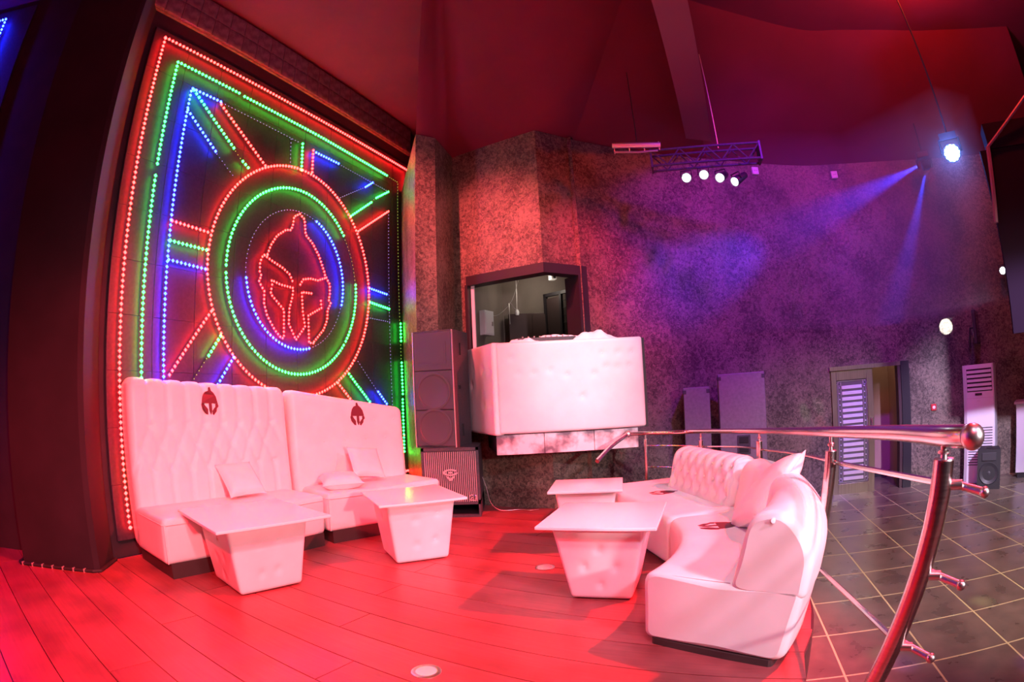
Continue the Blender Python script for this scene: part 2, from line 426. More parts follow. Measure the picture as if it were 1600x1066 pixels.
# pillar and booth walls, papered
mb = MB(); mb.prism([(-1.10,6.33),(-.87,6.49),(-.72,7.14),(-.70,7.5),(-1.5,8.7),(-1.75,8.6)], 0, ZP)
struct(mb.build('wall_pillar', PAPER), 'papered pillar beside the light panel')
BL0, BC, BR0 = (-.545,7.035), (.41,6.42), (.95,6.735)
mb = MB(); wall_strip(mb, [(-.80,7.20), BL0], ZL, ZP, .12)
wall_strip(mb, [BL0, BC, BR0], ZL, 1.93, .12); wall_strip(mb, [BL0, BC, BR0], 2.90, ZP, .12)
struct(mb.build('wall_booth', PAPER), 'papered corner wall around the booth window')
curve = catmull(WALLPTS, 5)
cutL = [p for p in curve if p[0] <= 4.76+1e-6]; door_c = [p for p in curve if 4.76-1e-6 <= p[0] <= 6.02+1e-6]; cutR = [p for p in curve if p[0] >= 6.02-1e-6]
mb = MB(); wall_strip(mb, cutL, ZL, ZP); wall_strip(mb, cutR, ZL, ZP); wall_strip(mb, door_c, 1.45, ZP)
struct(mb.build('wall_back', PAPER), 'long curved wall with mottled damask wallpaper')
# sloping soffit: from the top of the wallpaper up to the flat ceiling
low_e = [(-1.10,6.36),(-.87,6.52),(-.76,7.18),BL0,(.41,6.44)]+[(x, y+.02) for x, y in curve]
up_e = [(-.86,5.1),(-.72,5.05),(-.6,5.0),(-.4,4.95),(.45,4.8)]
for k, (x, y) in enumerate(low_e[5:]):
    d_ = Vector((x-2.6, y-.8)); q = Vector((x, y))-d_.normalized()*2.1; up_e.append((q.x, q.y))
V = [(x, y, ZP) for x, y in low_e]+[(x, y, ZC) for x, y in up_e]
n_ = len(low_e); F = []
for i in range(n_-1): F += [(i, i+1, n_+i+1, n_+i)]
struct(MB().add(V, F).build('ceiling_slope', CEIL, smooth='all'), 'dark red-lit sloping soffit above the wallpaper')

# window of the booth: black frame round the corner opening
win = struct(empty('window_1', (.41,6.42,1.93)), 'black-framed corner opening of the booth')
def wp(p): return (p[0]-.41, p[1]-6.42)
mb = MB(); wall_strip(mb, [wp((-.56,6.99)), wp((.41,6.365)), wp((.97,6.69))], .86, .98, .2); mb.build('header', BLACK, win)
mb = MB(); wall_strip(mb, [wp((.85,6.625)), wp((.97,6.69))], 0, .87, .3); mb.build('jamb', BLACK, win)
mb = MB(); wall_strip(mb, [wp((-.58,7.0)), wp((-.545,6.98))], 0, .87, .12); mb.build('jamb', BLACK, win)
mb = MB(); wall_strip(mb, [wp((-.50,7.03)), wp((-.46,7.01))], 0, .87, .02); mb.build('jamb_edge', WHITEP, win)
# booth room behind
mb = MB(); wall_strip(mb, [(-.78,8.95),(2.6,8.95)], .9, 3.35, .1); wall_strip(mb, [(-.66,7.25),(-.12,8.97)], .9, 3.35, .1); wall_strip(mb, [(2.4,8.95),(2.4,7.3)], .9, 3.35, .1)
struct(mb.build('wall_booth_inner', BOOTHW), 'plain brownish inner walls of the booth')
struct(MB().prism([(-.78,7.30),(-.5,7.16),(.41,6.57),(.95,6.9),(2.5,7.42),(2.5,9.05),(-.78,9.05)], 3.32, 3.4).build('ceiling_booth', BOOTHW), 'low ceiling inside the booth')

# foam wall tiles above the light panel
tr = struct(empty('trim_2', (*onwall(4.7, DW), 5.42), AW), 'band of quilted foam tiles under the ceiling')
MB().box(-2.75, 2.6, -.04, -.001, 0, .48).build('backing', FOAM, tr)
fm = None
for i in range(22):
    for j in range(2):
        if fm is None:
            mb = MB()
            def dq(x, y, z, p):
                return (x, y-.022*abs(math.sin(math.pi*(x+.115)/.115))*abs(math.sin(math.pi*(z+.115)/.115)) if p[1] < 0 else y, z)
            mb.rbox(-.118, .118, -.035, 0, -.115, .115, .008, (4,1,4), dq); o = mb.build('foam_tile', FOAM, tr, smooth='all'); fm = o.data
        else: o = bpy.data.objects.new('foam_tile', fm); COL.objects.link(o); o.parent = tr
        o.location = (-2.6+.24*i, -.04, .12+.235*j)

# ================================================================== LIGHT PANELS
RED, GRN, BLU = (1, .02, .03), (.01, .9, .16), (.05, .12, 1)
EM = {'r': emis('led_red_bead', (1, .0085, .008), 62), 'g': emis('led_green_bead', (.012, 1, .05), 30), 'b': emis('led_blue_bead', (.006, .014, 1), 85)}
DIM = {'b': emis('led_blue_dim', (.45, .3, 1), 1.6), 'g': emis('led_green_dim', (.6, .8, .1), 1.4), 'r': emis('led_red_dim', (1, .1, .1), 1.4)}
def strip(root, name, pts, colour, on=True, closed=False, off=.085, step=.052, rt=.006, rd=.02):
    """one run of LED rope: glowing tube with brighter beads; unlit runs show only faint beads. pts = (s, z) on the panel"""
    P = [Vector((x, -off, z)) for x, z in pts]
    mb = MB()
    mb.tube([p+Vector((0,.012,0)) for p in P], rt, 4, closed, 0, caps=True)
    Q = P+[P[0]] if closed else P
    acc = 0
    for a, b in zip(Q[:-1], Q[1:]):
        L = (b-a).length; d = acc
        while d <= L:
            q = a+(b-a)*(d/max(L,1e-6)); mb.octa((q.x, q.y-(.008 if on else 0), q.z), rd if on else .007, 1); d += step
        acc = d-L
    o = mb.build(name, [RUBBER, EM[colour] if on else DIM[colour]], root); o['kind'] = 'stuff'; return o
pc = (4.745, 2.68)
panel = empty('light_panel', (*onwall(pc[0], DW), 0), AW, 'huge square neon-style light panel with red, green and blue lines and a glowing helmet', 'light panel')
def S(pts): return [(x-pc[0], z) for x, z in pts]
mb = MB(); mb.box(2.2-pc[0], 7.29-pc[0], -.03, -.001, .16, 5.2); mb.build('backing_board', LEDBACK, panel)
# grid of fine joints of the board: shallow cladding squares
cm = None
for i in range(10):
    for j in range(10):
        if cm is None:
            o = MB().rbox(-.2515, .2515, -.008, 0, -.2505, .2505, .002, (1,1,1)).build('cladding_square', LEDBACK, panel); cm = o.data
        else: o = bpy.data.objects.new('cladding_square', cm); COL.objects.link(o); o.parent = panel
        o.location = (2.2-pc[0]+.2545+.509*i, -.03, .16+.252+.504*j)
r0, r1, zb, zt = 2.32, 7.165, .28, 5.075
for a, b in (((r0,zb),(r0,zt)), ((r0,zt),(r1,zt)), ((r1,zt),(r1,zb)), ((r1,zb),(r0,zb))): strip(panel, 'red_border', S([a, b]), 'r')
g0, g1, gb, gt = 2.56, 6.89, .57, 4.83
strip(panel, 'green_border', S([(g0,gb),(g0,3.55)]), 'g'); strip(panel, 'green_border', S([(g0,3.66),(g0,gt+.03),(3.5,gt+.02)]), 'g')
strip(panel, 'green_border', S([(3.58,gt+.01),(4.89,gt)]), 'g'); strip(panel, 'green_border', S([(4.94,gt),(6.59,gt-.05)]), 'g')
strip(panel, 'unlit_green_border', S([(6.59,gt-.05),(6.87,4.77),(6.91,2.5)]), 'g', False)
strip(panel, 'green_border', S([(6.92,2.5),(6.92,2.23)]), 'g'); strip(panel, 'unlit_green_border', S([(6.92,2.23),(6.92,1.93)]), 'g', False)
strip(panel, 'green_border', S([(6.92,1.91),(6.92,1.44)]), 'g'); strip(panel, 'green_border', S([(6.91,1.36),(6.89,gb),(4.6,gb)]), 'g')
strip(panel, 'blue_border', S([(2.815,.9),(2.815,4.63),(3.27,4.63)]), 'b'); strip(panel, 'unlit_blue_border', S([(3.27,4.63),(4.6,4.6)]), 'b', False)
strip(panel, 'blue_border', S([(4.92,4.57),(5.41,4.57)]), 'b'); strip(panel, 'unlit_blue_border', S([(5.41,4.57),(6.6,4.53)]), 'b', False)
strip(panel, 'unlit_blue_border', S([(6.63,4.2),(6.65,.9)]), 'b', False)
RAYS = [('b',1,[(2.82,4.36),(3.31,4.0)]),('b',0,[(3.31,4.0),(3.58,3.82)]),('g',1,[(2.85,4.62),(3.57,4.12)]),('g',0,[(3.57,4.12),(3.69,4.03)]),('g',1,[(3.69,4.03),(3.82,3.96)]),('r',1,[(3.26,4.6),(4.06,4.08)]),
('b',0,[(4.44,4.59),(4.47,4.21)]),('g',1,[(4.65,4.6),(4.67,4.22)]),('r',1,[(4.86,4.58),(4.87,4.22)]),('b',1,[(6.19,4.54),(6.01,4.41)]),('b',0,[(6.01,4.41),(5.42,4.06)]),('g',1,[(6.6,4.52),(6.28,4.32)]),('g',0,[(6.28,4.32),(6.17,4.22)]),('g',1,[(6.17,4.22),(5.67,3.86)]),('r',1,[(6.61,4.2),(5.84,3.68)]),
('r',1,[(2.83,3.13),(3.31,3.11)]),('g',1,[(2.83,2.93),(3.31,2.92)]),('b',1,[(2.83,2.74),(3.31,2.72)]),('b',1,[(6.15,2.93),(6.61,2.9)]),('g',1,[(6.16,2.73),(6.64,2.69)]),('b',0,[(6.12,2.51),(6.65,2.5)]),
('r',1,[(3.40,2.30),(2.88,1.64)]),('g',1,[(3.53,2.06),(3.35,1.82)]),('g',0,[(3.35,1.82),(3.05,1.44)]),('b',1,[(3.71,1.85),(3.40,1.45)]),('r',1,[(5.43,1.6),(5.75,1.32)]),('g',1,[(5.66,1.72),(6.11,1.33)]),('b',0,[(5.87,1.89),(6.3,1.48)]),('b',1,[(6.3,1.48),(6.5,1.3)])]
NM = {'r':'red_ray','g':'green_ray','b':'blue_ray'}
for c_, on, pts in RAYS: strip(panel, NM[c_] if on else 'unlit_'+NM[c_], S(pts), c_, bool(on))
def arc(cx, cz, r, a0, a1, n=None):
    n = n or max(6, int(abs(a1-a0)/5)); return [(cx+r*math.cos(R(a0+(a1-a0)*i/n)), cz+r*math.sin(R(a0+(a1-a0)*i/n))) for i in range(n+1)]
CX, CZ = 4.725, 2.835
strip(panel, 'red_ring', S(arc(CX,CZ,1.405,0,360,72)[:-1]), 'r', closed=True)
strip(panel, 'green_ring', S(arc(CX-.02,CZ-.01,1.13,41,182)), 'g'); strip(panel, 'green_ring', S(arc(CX-.02,CZ-.01,1.13,185,320)), 'g'); strip(panel, 'green_ring', S(arc(CX-.02,CZ-.01,1.13,323,366)), 'g')
strip(panel, 'unlit_green_ring', S(arc(CX-.02,CZ-.01,1.13,6,41)), 'g', False)
strip(panel, 'blue_ring', S(arc(CX-.015,CZ,.847,-15,71)), 'b'); strip(panel, 'blue_ring', S(arc(CX-.015,CZ,.847,-172,-75)), 'b')
strip(panel, 'unlit_blue_ring', S(arc(CX-.015,CZ,.847,71,188)), 'b', False); strip(panel, 'unlit_blue_ring', S(arc(CX-.015,CZ,.847,-75,-15)), 'b', False)
HEL = [[(4.18,3.04),(4.23,3.16),(4.32,3.29),(4.46,3.39),(4.55,3.41),(4.58,3.49),(4.59,3.59),(4.69,3.65),(4.78,3.6),(4.81,3.41),(4.95,3.32),(5.07,3.19),(5.18,3.0),(5.2,2.94)],
[(4.13,3.02),(4.27,2.97),(4.44,2.92),(4.56,2.86),(4.61,2.78)],[(4.74,2.77),(4.79,2.84),(4.92,2.87),(5.06,2.87),(5.22,2.93)],
[(4.18,3.03),(4.11,3.01),(4.07,2.93),(4.07,2.82),(4.1,2.77),(4.06,2.72),(4.1,2.66),(4.15,2.61),(4.15,2.47),(4.2,2.34),(4.32,2.19),(4.43,2.1)],
[(5.22,2.93),(5.29,2.85),(5.29,2.73),(5.27,2.65),(5.31,2.61),(5.25,2.52),(5.24,2.39),(5.17,2.26),(4.98,2.09)],
[(4.27,2.7),(4.26,2.75),(4.4,2.72),(4.62,2.71),(4.61,2.61),(4.56,2.46),(4.55,2.28),(4.67,2.1),(4.83,2.27),(4.79,2.45),(4.77,2.68),(4.97,2.69)],
[(4.26,2.65),(4.25,2.59),(4.36,2.51),(4.47,2.43),(4.47,2.11),(4.43,2.1)],[(5.12,2.62),(5.13,2.53),(4.89,2.41),(4.9,2.08),(4.98,2.08)]]
for h_ in HEL: strip(panel, 'helmet_outline', S(h_), 'r', step=.045, rd=.016)
# second panel on the far-left wall: only its corner shows
d2 = (Vector((-4.05,3.62))-Vector((-6.8,2.75))).normalized(); p2 = Vector((-6.8,2.75))+d2*1.5
panel2 = empty('light_panel', (p2.x, p2.y, 0), math.atan2(d2.y, d2.x), 'light panel at the far left edge, only a blue corner showing', 'light panel')
MB().box(-1.45, .15, -.03, -.002, .3, 5.8).build('backing_board', LEDBACK, panel2)
strip(panel2, 'blue_border', [(-.25,.9),(-.25,5.63),(-1.35,5.63)], 'b')

# ================================================================== TALL WHITE SOFAS
def gauss(d, w_): return math.exp(-(d/w_)**2)
def seg_dist(px, pz, a, b):
    ax, az = a; bx, bz = b; vx, vz = bx-ax, bz-az; L = vx*vx+vz*vz
    t = max(0, min(1, ((px-ax)*vx+(pz-az)*vz)/L)) if L > 0 else 0
    return math.hypot(px-ax-t*vx, pz-az-t*vz)
# flat printed helmet emblem, unit height 1, outline pieces in x,z
EMB = [[(-.05,1.0),(.03,1.02),(.09,.88),(.22,.80),(.34,.66),(.40,.48),(.42,.40),(-.42,.43),(-.40,.55),(-.33,.72),(-.22,.84),(-.06,.88)],
       [(-.42,.43),(-.30,.42),(-.28,.36),(-.12,.20),(-.13,0),(-.22,.02),(-.40,.20),(-.46,.38)],
       [(.42,.40),(.46,.30),(.36,.22),(.34,.12),(.18,-.02),(.12,.02),(.13,.14),(.24,.24),(.30,.28),(.30,.39)],
       [(-.05,.43),(.09,.42),(.10,.12),(.03,0),(-.04,.14)]]
def emblem(parent, surf, cx, cz, hgt, wid=None):
    wid = wid or hgt*1.0; mb = MB()
    for poly in EMB:
        pts = []
        n = len(poly)
        for i in range(n):
            a, b = poly[i], poly[(i+1) % n]
            for q in range(3): pts.append((a[0]+(b[0]-a[0])*q/3, a[1]+(b[1]-a[1])*q/3))
        ps = [(cx+x*wid, cz+(z-.5)*hgt) for x, z in pts]
        V = [surf(x, z, .004) for x, z in ps]+[surf(x, z, -.004) for x, z in ps]; m = len(ps)
        mb.add(V, [tuple(range(m)), tuple(range(2*m-1, m-1, -1))]+[(i, m+i, m+(i+1)%m, (i+1)%m) for i in range(m)])
    o = mb.build('emblem', EMBLEM, parent); o['label'] = 'dark red printed helmet emblem'; return o
def booth_sofa(name, loc, rz, W, topL, topR, tuft, label, embx):
    root = empty(name, loc, rz, label, 'sofa', 'tall white booth sofas under the light panel')
    mb = MB(); mb.box(.05, W-.03, .05, .80, 0, .13); mb.build('plinth', PLINTH, root)
    # seat block with slightly sloping front
    def ds(x, y, z, p):
        k = (z-.12)/.38
        y2 = y+(1-k)*.035 if p[1] < 0 else y
        if p[2] > 0: z += .012*math.sin(math.pi*min(1, max(0, (x)/W)))*math.sin(math.pi*min(1, max(0, y/.7)))
        return (x, y2, z)
    mb = MB(); mb.rbox(0, W-.012, 0, .74, .12, .50, .045, (10,6,5), ds); seat = mb.build('seat', LEATHER, root, smooth='all')
    mb = MB(); mb.tube([(.03, -.001, .452), (W-.05, -.001, .452)], .004, 5); mb.tube([(.03,.0,.452),(.0,.03,.452),(.0,.6,.452)], .004, 5)
    mb.tube([(.012, .012, .14), (.012, .006, .45)], .004, 5)
    mb.build('seam', LEATHER, seat)
    # back
    btn = []
    if tuft:
        sp = .19; n = int(W/sp)
        rows = [(1.20, 0), (1.00, .5), (.80, 0)]
        for zr, of in rows:
            for i in range(n+2):
                x = .02+sp*(i+of)
                if .06 < x < W-.06: btn.append((x, zr))
        creases = []
        for x, z in btn:
            if z == 1.20: creases.append(((x,z),(x,1.7)))
            if z == .80: creases.append(((x,z),(x,.45)))
            for dx in (-sp/2, sp/2):
                if z > .9: creases.append(((x,z),(x+dx,z-.20)))
    else:
        creases = []
        for zr in (1.15, .95):
            for i in range(5): btn.append((.18+.26*i+(.13 if zr < 1 else 0), zr))
    def dent(x, z):
        d = 0
        for bx, bz in btn:
            if abs(bx-x) < .12 and abs(bz-z) < .12: d = max(d, (.034 if tuft else .012)*gauss(math.hypot(bx-x, bz-z), .035))
        for a, b in creases:
            q = seg_dist(x, z, a, b)
            if q < .07: d = max(d, .02*gauss(q, .018))
        return d
    def top(x): return topL+(topR-topL)*x/W
    def lean(z): return .07*(z-.5)
    def db(x, y, z, p):
        k = (z-.12)/(1.5-.12); z2 = .12+k*(top(x)-.12)
        zz = z2
        y2 = y+lean(z2)
        if p[1] < 0: y2 += dent(x, zz)
        # pleats scallop the top edge
        if tuft and p[2] > 0:
            z2 -= .018*max(0, 1-abs(((x-.02+.095) % .19)-.095)/.03)*0+.024*gauss(min((x-.02) % .19, .19-(x-.02) % .19), .028)
        return (x, y2, z2)
    mb = MB(); mb.rbox(-.0 if tuft else -.07, W+.06 if tuft else W-.02, .60, .86, .12, 1.5, .07, (int(W/.024) if tuft else 34, 3, 52 if tuft else 40), db); back = mb.build('backrest', LEATHER, root, smooth='all')
    for bx, bz in btn:
        if bz > .45: MB().lathe([(.003,-.004),(.011,-.003),(.012,.002),(.003,.006)], (bx, .60+lean(bz)+dent(bx,bz)-.004, bz), 10, 'y').build('button', LEATHER, back, smooth=True)
    def surf(x, z, o): return (x, .60+lean(z)+dent(x,z)*.6-.004-o, z)
    emblem(root, surf, embx[0], embx[1], embx[2], embx[2]*.80)
    return root
sofa1 = booth_sofa('booth_sofa', (-2.686,3.485,0), R(58.2), 1.685, 1.615, 1.53, True, 'deep-buttoned tall white booth sofa nearest the black column', (.84,1.40,.25))
sofa2 = booth_sofa('booth_sofa', (-1.79,4.93,0), R(45.5), 1.37, 1.50, 1.275, False, 'smooth tall white booth sofa beside the stacked loudspeakers', (.74,1.225,.245))

# ---- cushions
def cushion(name, size, thick, M, label, n=16):
    mb = MB(); V = []; F = []
    def pt(u, v, sgn):
        e = max(abs(u), abs(v))
        pinch = 1-.10*(1-abs(u)**3)*(abs(v)**4)-0*u
        pinch2 = 1-.10*(1-abs(v)**3)*(abs(u)**4)
        t = (max(0, 1-u**4)**.6)*(max(0, 1-v**4)**.6)
        wr = .004*math.sin(7*u+3*v)*math.sin(5*v-2*u)*(1-e**4)
        return (u*size/2*pinch2, v*size/2*pinch, sgn*(thick/2*t+.003)+wr)
    for sgn in (1, -1):
        base = len(V)
        for i in range(n+1):
            for j in range(n+1):
                V.append(pt(-1+2*i/n, -1+2*j/n, sgn))
        for i in range(n):
            for j in range(n):
                q = [base+i*(n+1)+j, base+(i+1)*(n+1)+j, base+(i+1)*(n+1)+j+1, base+i*(n+1)+j+1]
                F.append(q if sgn > 0 else q[::-1])
    B = (n+1)**2
    rim = [(i,0) for i in range(n)]+[(n,j) for j in range(n)]+[(n-i,n) for i in range(n)]+[(0,n-j) for j in range(n)]
    for a, b in zip(rim, rim[1:]+rim[:1]):
        ia, ib = a[0]*(n+1)+a[1], b[0]*(n+1)+b[1]; F.append((ia, B+ia, B+ib, ib))
    mb.add(V, F); o = empty(name, M.translation, 0, label, 'cushion', 'white leather scatter cushions'); o.matrix_world = M
    mb.build('cover', LEATHER, o, smooth='all')
    sm = MB(); pts = [Vector(pt(-1+2*i/n, -1+2*j/n, 1))-Vector((0,0,.003)) for i, j in rim]; sm.tube(pts, .004, 5, True); sm.build('piping', LEATHER, o, smooth=True)
    return o
def frame(loc, xdir, ydir):
    x = Vector(xdir).normalized(); y = Vector(ydir); y = (y-x*y.dot(x)).normalized(); z = x.cross(y)
    m = Matrix((x, y, z)).transposed().to_4x4(); m.translation = loc; return m
cushion('cushion', .40, .13, frame((-2.55,4.62,.675), (.53,.85,0), (-.62,.385,.68)), 'white cushion leaning on the deep-buttoned booth sofa')
cushion('cushion', .42, .14, frame((-1.78,5.33,.575), (.86,.42,.02), (-.45,.82,.06)), 'white cushion lying flat on the smooth booth sofa')
cushion('cushion', .38, .12, frame((-1.60,5.68,.72), (.72,.68,-.12), (-.42,.40,.74)), 'white cushion leaning on the smooth booth sofa behind the flat one')

# ---- side tables
def table(loc, rz, top, bot, H, label, tw=None, btns=((-.3,.72),(.25,.76),(-.28,.28),(.22,.30)), btns2=((-.1,.75),(.25,.45),(-.3,.5),(.0,.2))):
    root = empty('cube_table', loc, rz, label, 'table', 'white padded cube tables')
    a = top/2; b = bot/2; tt = (tw or top*1.32)/2
    hs = H-.022
    def fl(u, v, k):  # unit square to tapered body
        s_ = b+(a-b)*k; return u*s_, v*s_
    def df(x, y, z, p):
        k = max(0, min(1, z/hs)); s_ = (b+(a-b)*k)/a
        d = 0
        if p[1] <= -a+.001 and p[2] < hs/2-.001:
            for bu, bk in btns: d = max(d, .02*gauss(math.hypot((x/a-bu)*a, (k-bk)*hs), .026))
            y += d
        if p[0] <= -a+.001 or p[0] >= a-.001:
            for bu, bk in btns2: d = max(d, .02*gauss(math.hypot((y/a-bu)*a, (k-bk)*hs), .026))
            x += d if p[0] < 0 else -d
        return (x*s_, y*s_, z)
    mb = MB(); mb.rbox(-a, a, -a, a, .008, hs, .03, (22,22,18), df); body = mb.build('body', LEATHER, root, smooth='all')
    MB().box(-b+.04, b-.04, -b+.04, b-.04, 0, .012).build('foot_plate', PLINTH, root)
    for bu, bk in btns:
        s_ = b+(a-b)*bk; MB().lathe([(.003,-.004),(.011,-.003),(.012,.002),(.003,.006)], (bu*s_, -s_+.016, bk*hs), 10, 'y').build('button', LEATHER, body, smooth=True)
    for bu, bk in btns2:
        s_ = b+(a-b)*bk
        for sg in (-1, 1): MB().lathe([(.003,-.006),(.012,-.002),(.012,.002),(.003,.006)], (sg*(s_-.016), bu*s_, bk*hs), 10, 'x').build('button', LEATHER, body, smooth=True)
    mb = MB(); mb.rbox(-tt, tt, -tt, tt, hs, H, .006, (1,1,1)); mb.build('table_top', TABLETOP, root, smooth=30)
    return root
table((-2.02,3.76,0), R(51), .66, .52, .55, 'white padded cube table in front of the deep-buttoned booth sofa', .92)
table((-.93,4.68,0), R(27), .59, .46, .55, 'white padded cube table in front of the smooth booth sofa', .75, ((-.2,.72),(.5,.80),(-.2,.30),(.45,.36)))
table((.57,3.62,0), R(-20), .60, .40, .55, 'white padded cube table standing close in front of the curved sofa seat', .76, ((.0,.72),(-.42,.47),(.42,.47),(.0,.22)))
table((.60,4.82,0), R(-11), .52, .36, .55, 'white padded cube table farthest back, below the booth counter', .63, ((.0,.72),(-.42,.47),(.42,.47),(.0,.22)))

# ---- curved sofa: two sections swept along an arc and a straight run
def round_profile(pts, r, n=4):
    """round the corners of a closed outline; pts (a, z)"""
    out = []; m = len(pts)
    for i in range(m):
        p0, p1, p2 = Vector(pts[i-1]), Vector(pts[i]), Vector(pts[(i+1) % m])
        rr = r[i] if isinstance(r, (list, tuple)) else r
        d0 = (p0-p1).normalized(); d2_ = (p2-p1).normalized()
        a = p1+d0*min(rr, (p0-p1).length*.45); b = p1+d2_*min(rr, (p2-p1).length*.45)
        for k in range(n+1):
            t = k/n; out.append(tuple(a*(1-t)**2+p1*2*t*(1-t)+b*t*t))
    return out
def densify(pr, step):
    out = []
    for i in range(len(pr)):
        a, b = Vector(pr[i]), Vector(pr[(i+1) % len(pr)]); n = max(1, int((b-a).length/step))
        for k in range(n): out.append(tuple(a+(b-a)*(k/n)))
    return out
def sweep(mb, path, prof, endr=.04, disp=None):
    """path: list of (point(x,y), outward dir (x,y), length so far); prof: (offset outward, z); ends rounded by shrinking the outline"""
    ca = sum(p[0] for p in prof)/len(prof); cz = sum(p[1] for p in prof)/len(prof)
    V = []; F = []; m = len(prof)
    L0, L1 = path[0][2], path[-1][2]
    rings = []
    for pt, od, ln in path:
        e = min(ln-L0, L1-ln); s_ = 1.
        if e < endr: t = e/endr; ins = endr*(1-math.sqrt(max(0, 1-(1-t)**2)))
        else: ins = 0
        ring = []
        for a, z in prof:
            da, dz = ca-a, cz-z; q = math.hypot(da, dz); a2, z2 = a+da/q*ins, z+dz/q*ins
            if disp: 
                dd = disp(ln, a2, z2); a2 += dd[0]; z2 += dd[1]
            ring.append((pt[0]+od[0]*a2, pt[1]+od[1]*a2, z2))
        rings.append(ring)
    for rg in rings: V += rg
    for i in range(len(rings)-1):
        for k in range(m): F.append((i*m+k, i*m+(k+1)%m, (i+1)*m+(k+1)%m, (i+1)*m+k))
    for ri, rev in ((0, True), (len(rings)-1, False)):
        g_ = rings[ri]; cx_ = [sum(p[k] for p in g_)/m for k in range(3)]; b0 = len(V)
        V += [tuple(cx_[k]+(p[k]-cx_[k])*.93 for k in range(3)) for p in g_]
        for k in range(m):
            q = (ri*m+k, b0+k, b0+(k+1)%m, ri*m+(k+1)%m); F.append(q[::-1] if rev else q)
        cap = tuple(b0+k for k in range(m)); F.append(cap[::-1] if rev else cap)
    mb.add(V, F)
def arc_path(c, r, a0, a1, n, endr=.04):
    L = abs(R(a1-a0))*r; ss = sorted(set([0, endr*.15, endr*.4, endr*.7, endr]+[L*i/n for i in range(1, n)]+[L-endr, L-endr*.7, L-endr*.4, L-endr*.15, L]))
    out = []
    for s_ in ss:
        a = R(a0)+(R(a1-a0))*s_/L; od = (math.cos(a), math.sin(a)); out.append(((c[0]+od[0]*r, c[1]+od[1]*r), od, s_))
    return out
def line_path(p, q, od, n, endr=.04):
    L = math.hypot(q[0]-p[0], q[1]-p[1]); ss = sorted(set([0, endr*.15, endr*.4, endr*.7, endr]+[L*i/n for i in range(1, n)]+[L-endr, L-endr*.7, L-endr*.4, L-endr*.15, L]))
    return [((p[0]+(q[0]-p[0])*s_/L, p[1]+(q[1]-p[1])*s_/L), od, s_) for s_ in ss]
def move(path, o): return [((p[0]-o[0], p[1]-o[1]), d, s_) for p, d, s_ in path]
seatP = densify(round_profile([(0.01,.035),(.0,.42),(.885,.42),(.81,.035)], [.04,.075,.02,.05], 5), .06)
backP = densify(round_profile([(.50,.39),(.55,.62),(.60,.78),(.78,.805),(.925,.62),(.885,.37),(.6,.37)], [.04,.10,.10,.12,.14,.03,.03], 5), .03)
RI = 1.47
# near, curved section
o1 = (.85, 2.85); near = empty('curved_sofa', (*o1, 0), 0, 'white leather curved sofa section nearest the camera, with a loose cushion', 'sofa', 'sections of the curved white sofa')
pth = move(arc_path(SOC, RI, -46, 1.5, 40), o1)
mb = MB(); sweep(mb, pth, seatP, .035); mb.build('seat', LEATHER, near, smooth=38)
def pleat(ln, a, z):
    if z > .45 and a < .75: return (.014*gauss(min((ln+.15) % .30, .30-(ln+.15) % .30), .03), 0)
    return (0, 0)
mb = MB(); sweep(mb, pth, backP, .035, pleat); mb.build('backrest', LEATHER, near, smooth=38)
mb = MB(); sweep(mb, [( (p[0]+d[0]*.06, p[1]+d[1]*.06), d, s_) for p, d, s_ in pth], [(0,0),(0,.04),(.70,.04),(.70,0)], .02); mb.build('plinth', PLINTH, near)
# seam round the end panel
e0 = pth[0]; od = e0[1]; tdir = (-od[1], od[0])
def ep(a, z, off=-.002): return (e0[0][0]+od[0]*a-tdir[0]*(-off)*0+0, e0[0][1]+od[1]*a, z)
mb = MB()
q1 = pth[2]; mb.tube([(q1[0][0]+q1[1][0]*a, q1[0][1]+q1[1][1]*a, z_) for a, z_ in ((.05,.400),(.10,.412),(.2,.416),(.35,.417),(.5,.418))], .002, 5)
mb.build('seam', SEAM, near)
tg = (-e0[1][1], e0[1][0])
def endp(a, z, o=.003): return (e0[0][0]+od[0]*a-tg[0]*o, e0[0][1]+od[1]*a-tg[1]*o, z)
mb = MB(); mb.lathe([(.004,-.006),(.014,-.003),(.014,.003),(.004,.006)], endp(.72,.755), 10, 'y'); mb.build('end_button', LEATHER, near, smooth=True)
# far, straight section: seat longer than its backrest
fa = R(98.5); fd = (math.cos(fa), math.sin(fa)); fo = (fd[1], -fd[0])
f0 = (1.075, 3.88); o2 = (1.1, 4.6); far = empty('curved_sofa', (*o2, 0), 0, 'white leather sofa section with buttoned backrest at the far end of the curve', 'sofa', 'sections of the curved white sofa')
f1 = (f0[0]+fd[0]*1.62, f0[1]+fd[1]*1.62)
pth2 = move(line_path(f0, f1, fo, 30), o2)
mb = MB(); sweep(mb, pth2, seatP, .05); mb.build('seat', LEATHER, far, smooth='all')
fb1 = (f0[0]+fd[0]*1.20, f0[1]+fd[1]*1.20)
pthb = move(line_path(f0, fb1, fo, 60, .10), o2)
sp = .155; bt = [(sp*(i+(.5 if r_ == 1 else 0))+.10, zr) for r_, zr in enumerate((.72,.60,.50)) for i in range(7) if sp*(i+(.5 if r_ == 1 else 0))+.10 < 1.12]
cr = [((x, z), (x+dx, z-.12)) for x, z in bt if z > .52 for dx in (-sp/2, sp/2)]+[((x, .72), (x, .85)) for x, z in bt if z == .72]
def tuftf(ln, a, z):
    if a > .74 or z < .42: return (0, 0)
    d = max([.045*gauss(math.hypot(bx-ln, bz-z), .03) for bx, bz in bt]+[.02*gauss(seg_dist(ln, z, p, q), .016) for p, q in cr]+[0])
    return (d, -d*.25)
mb = MB(); sweep(mb, pthb, backP, .10, tuftf); fback = mb.build('backrest', LEATHER, far, smooth='all')
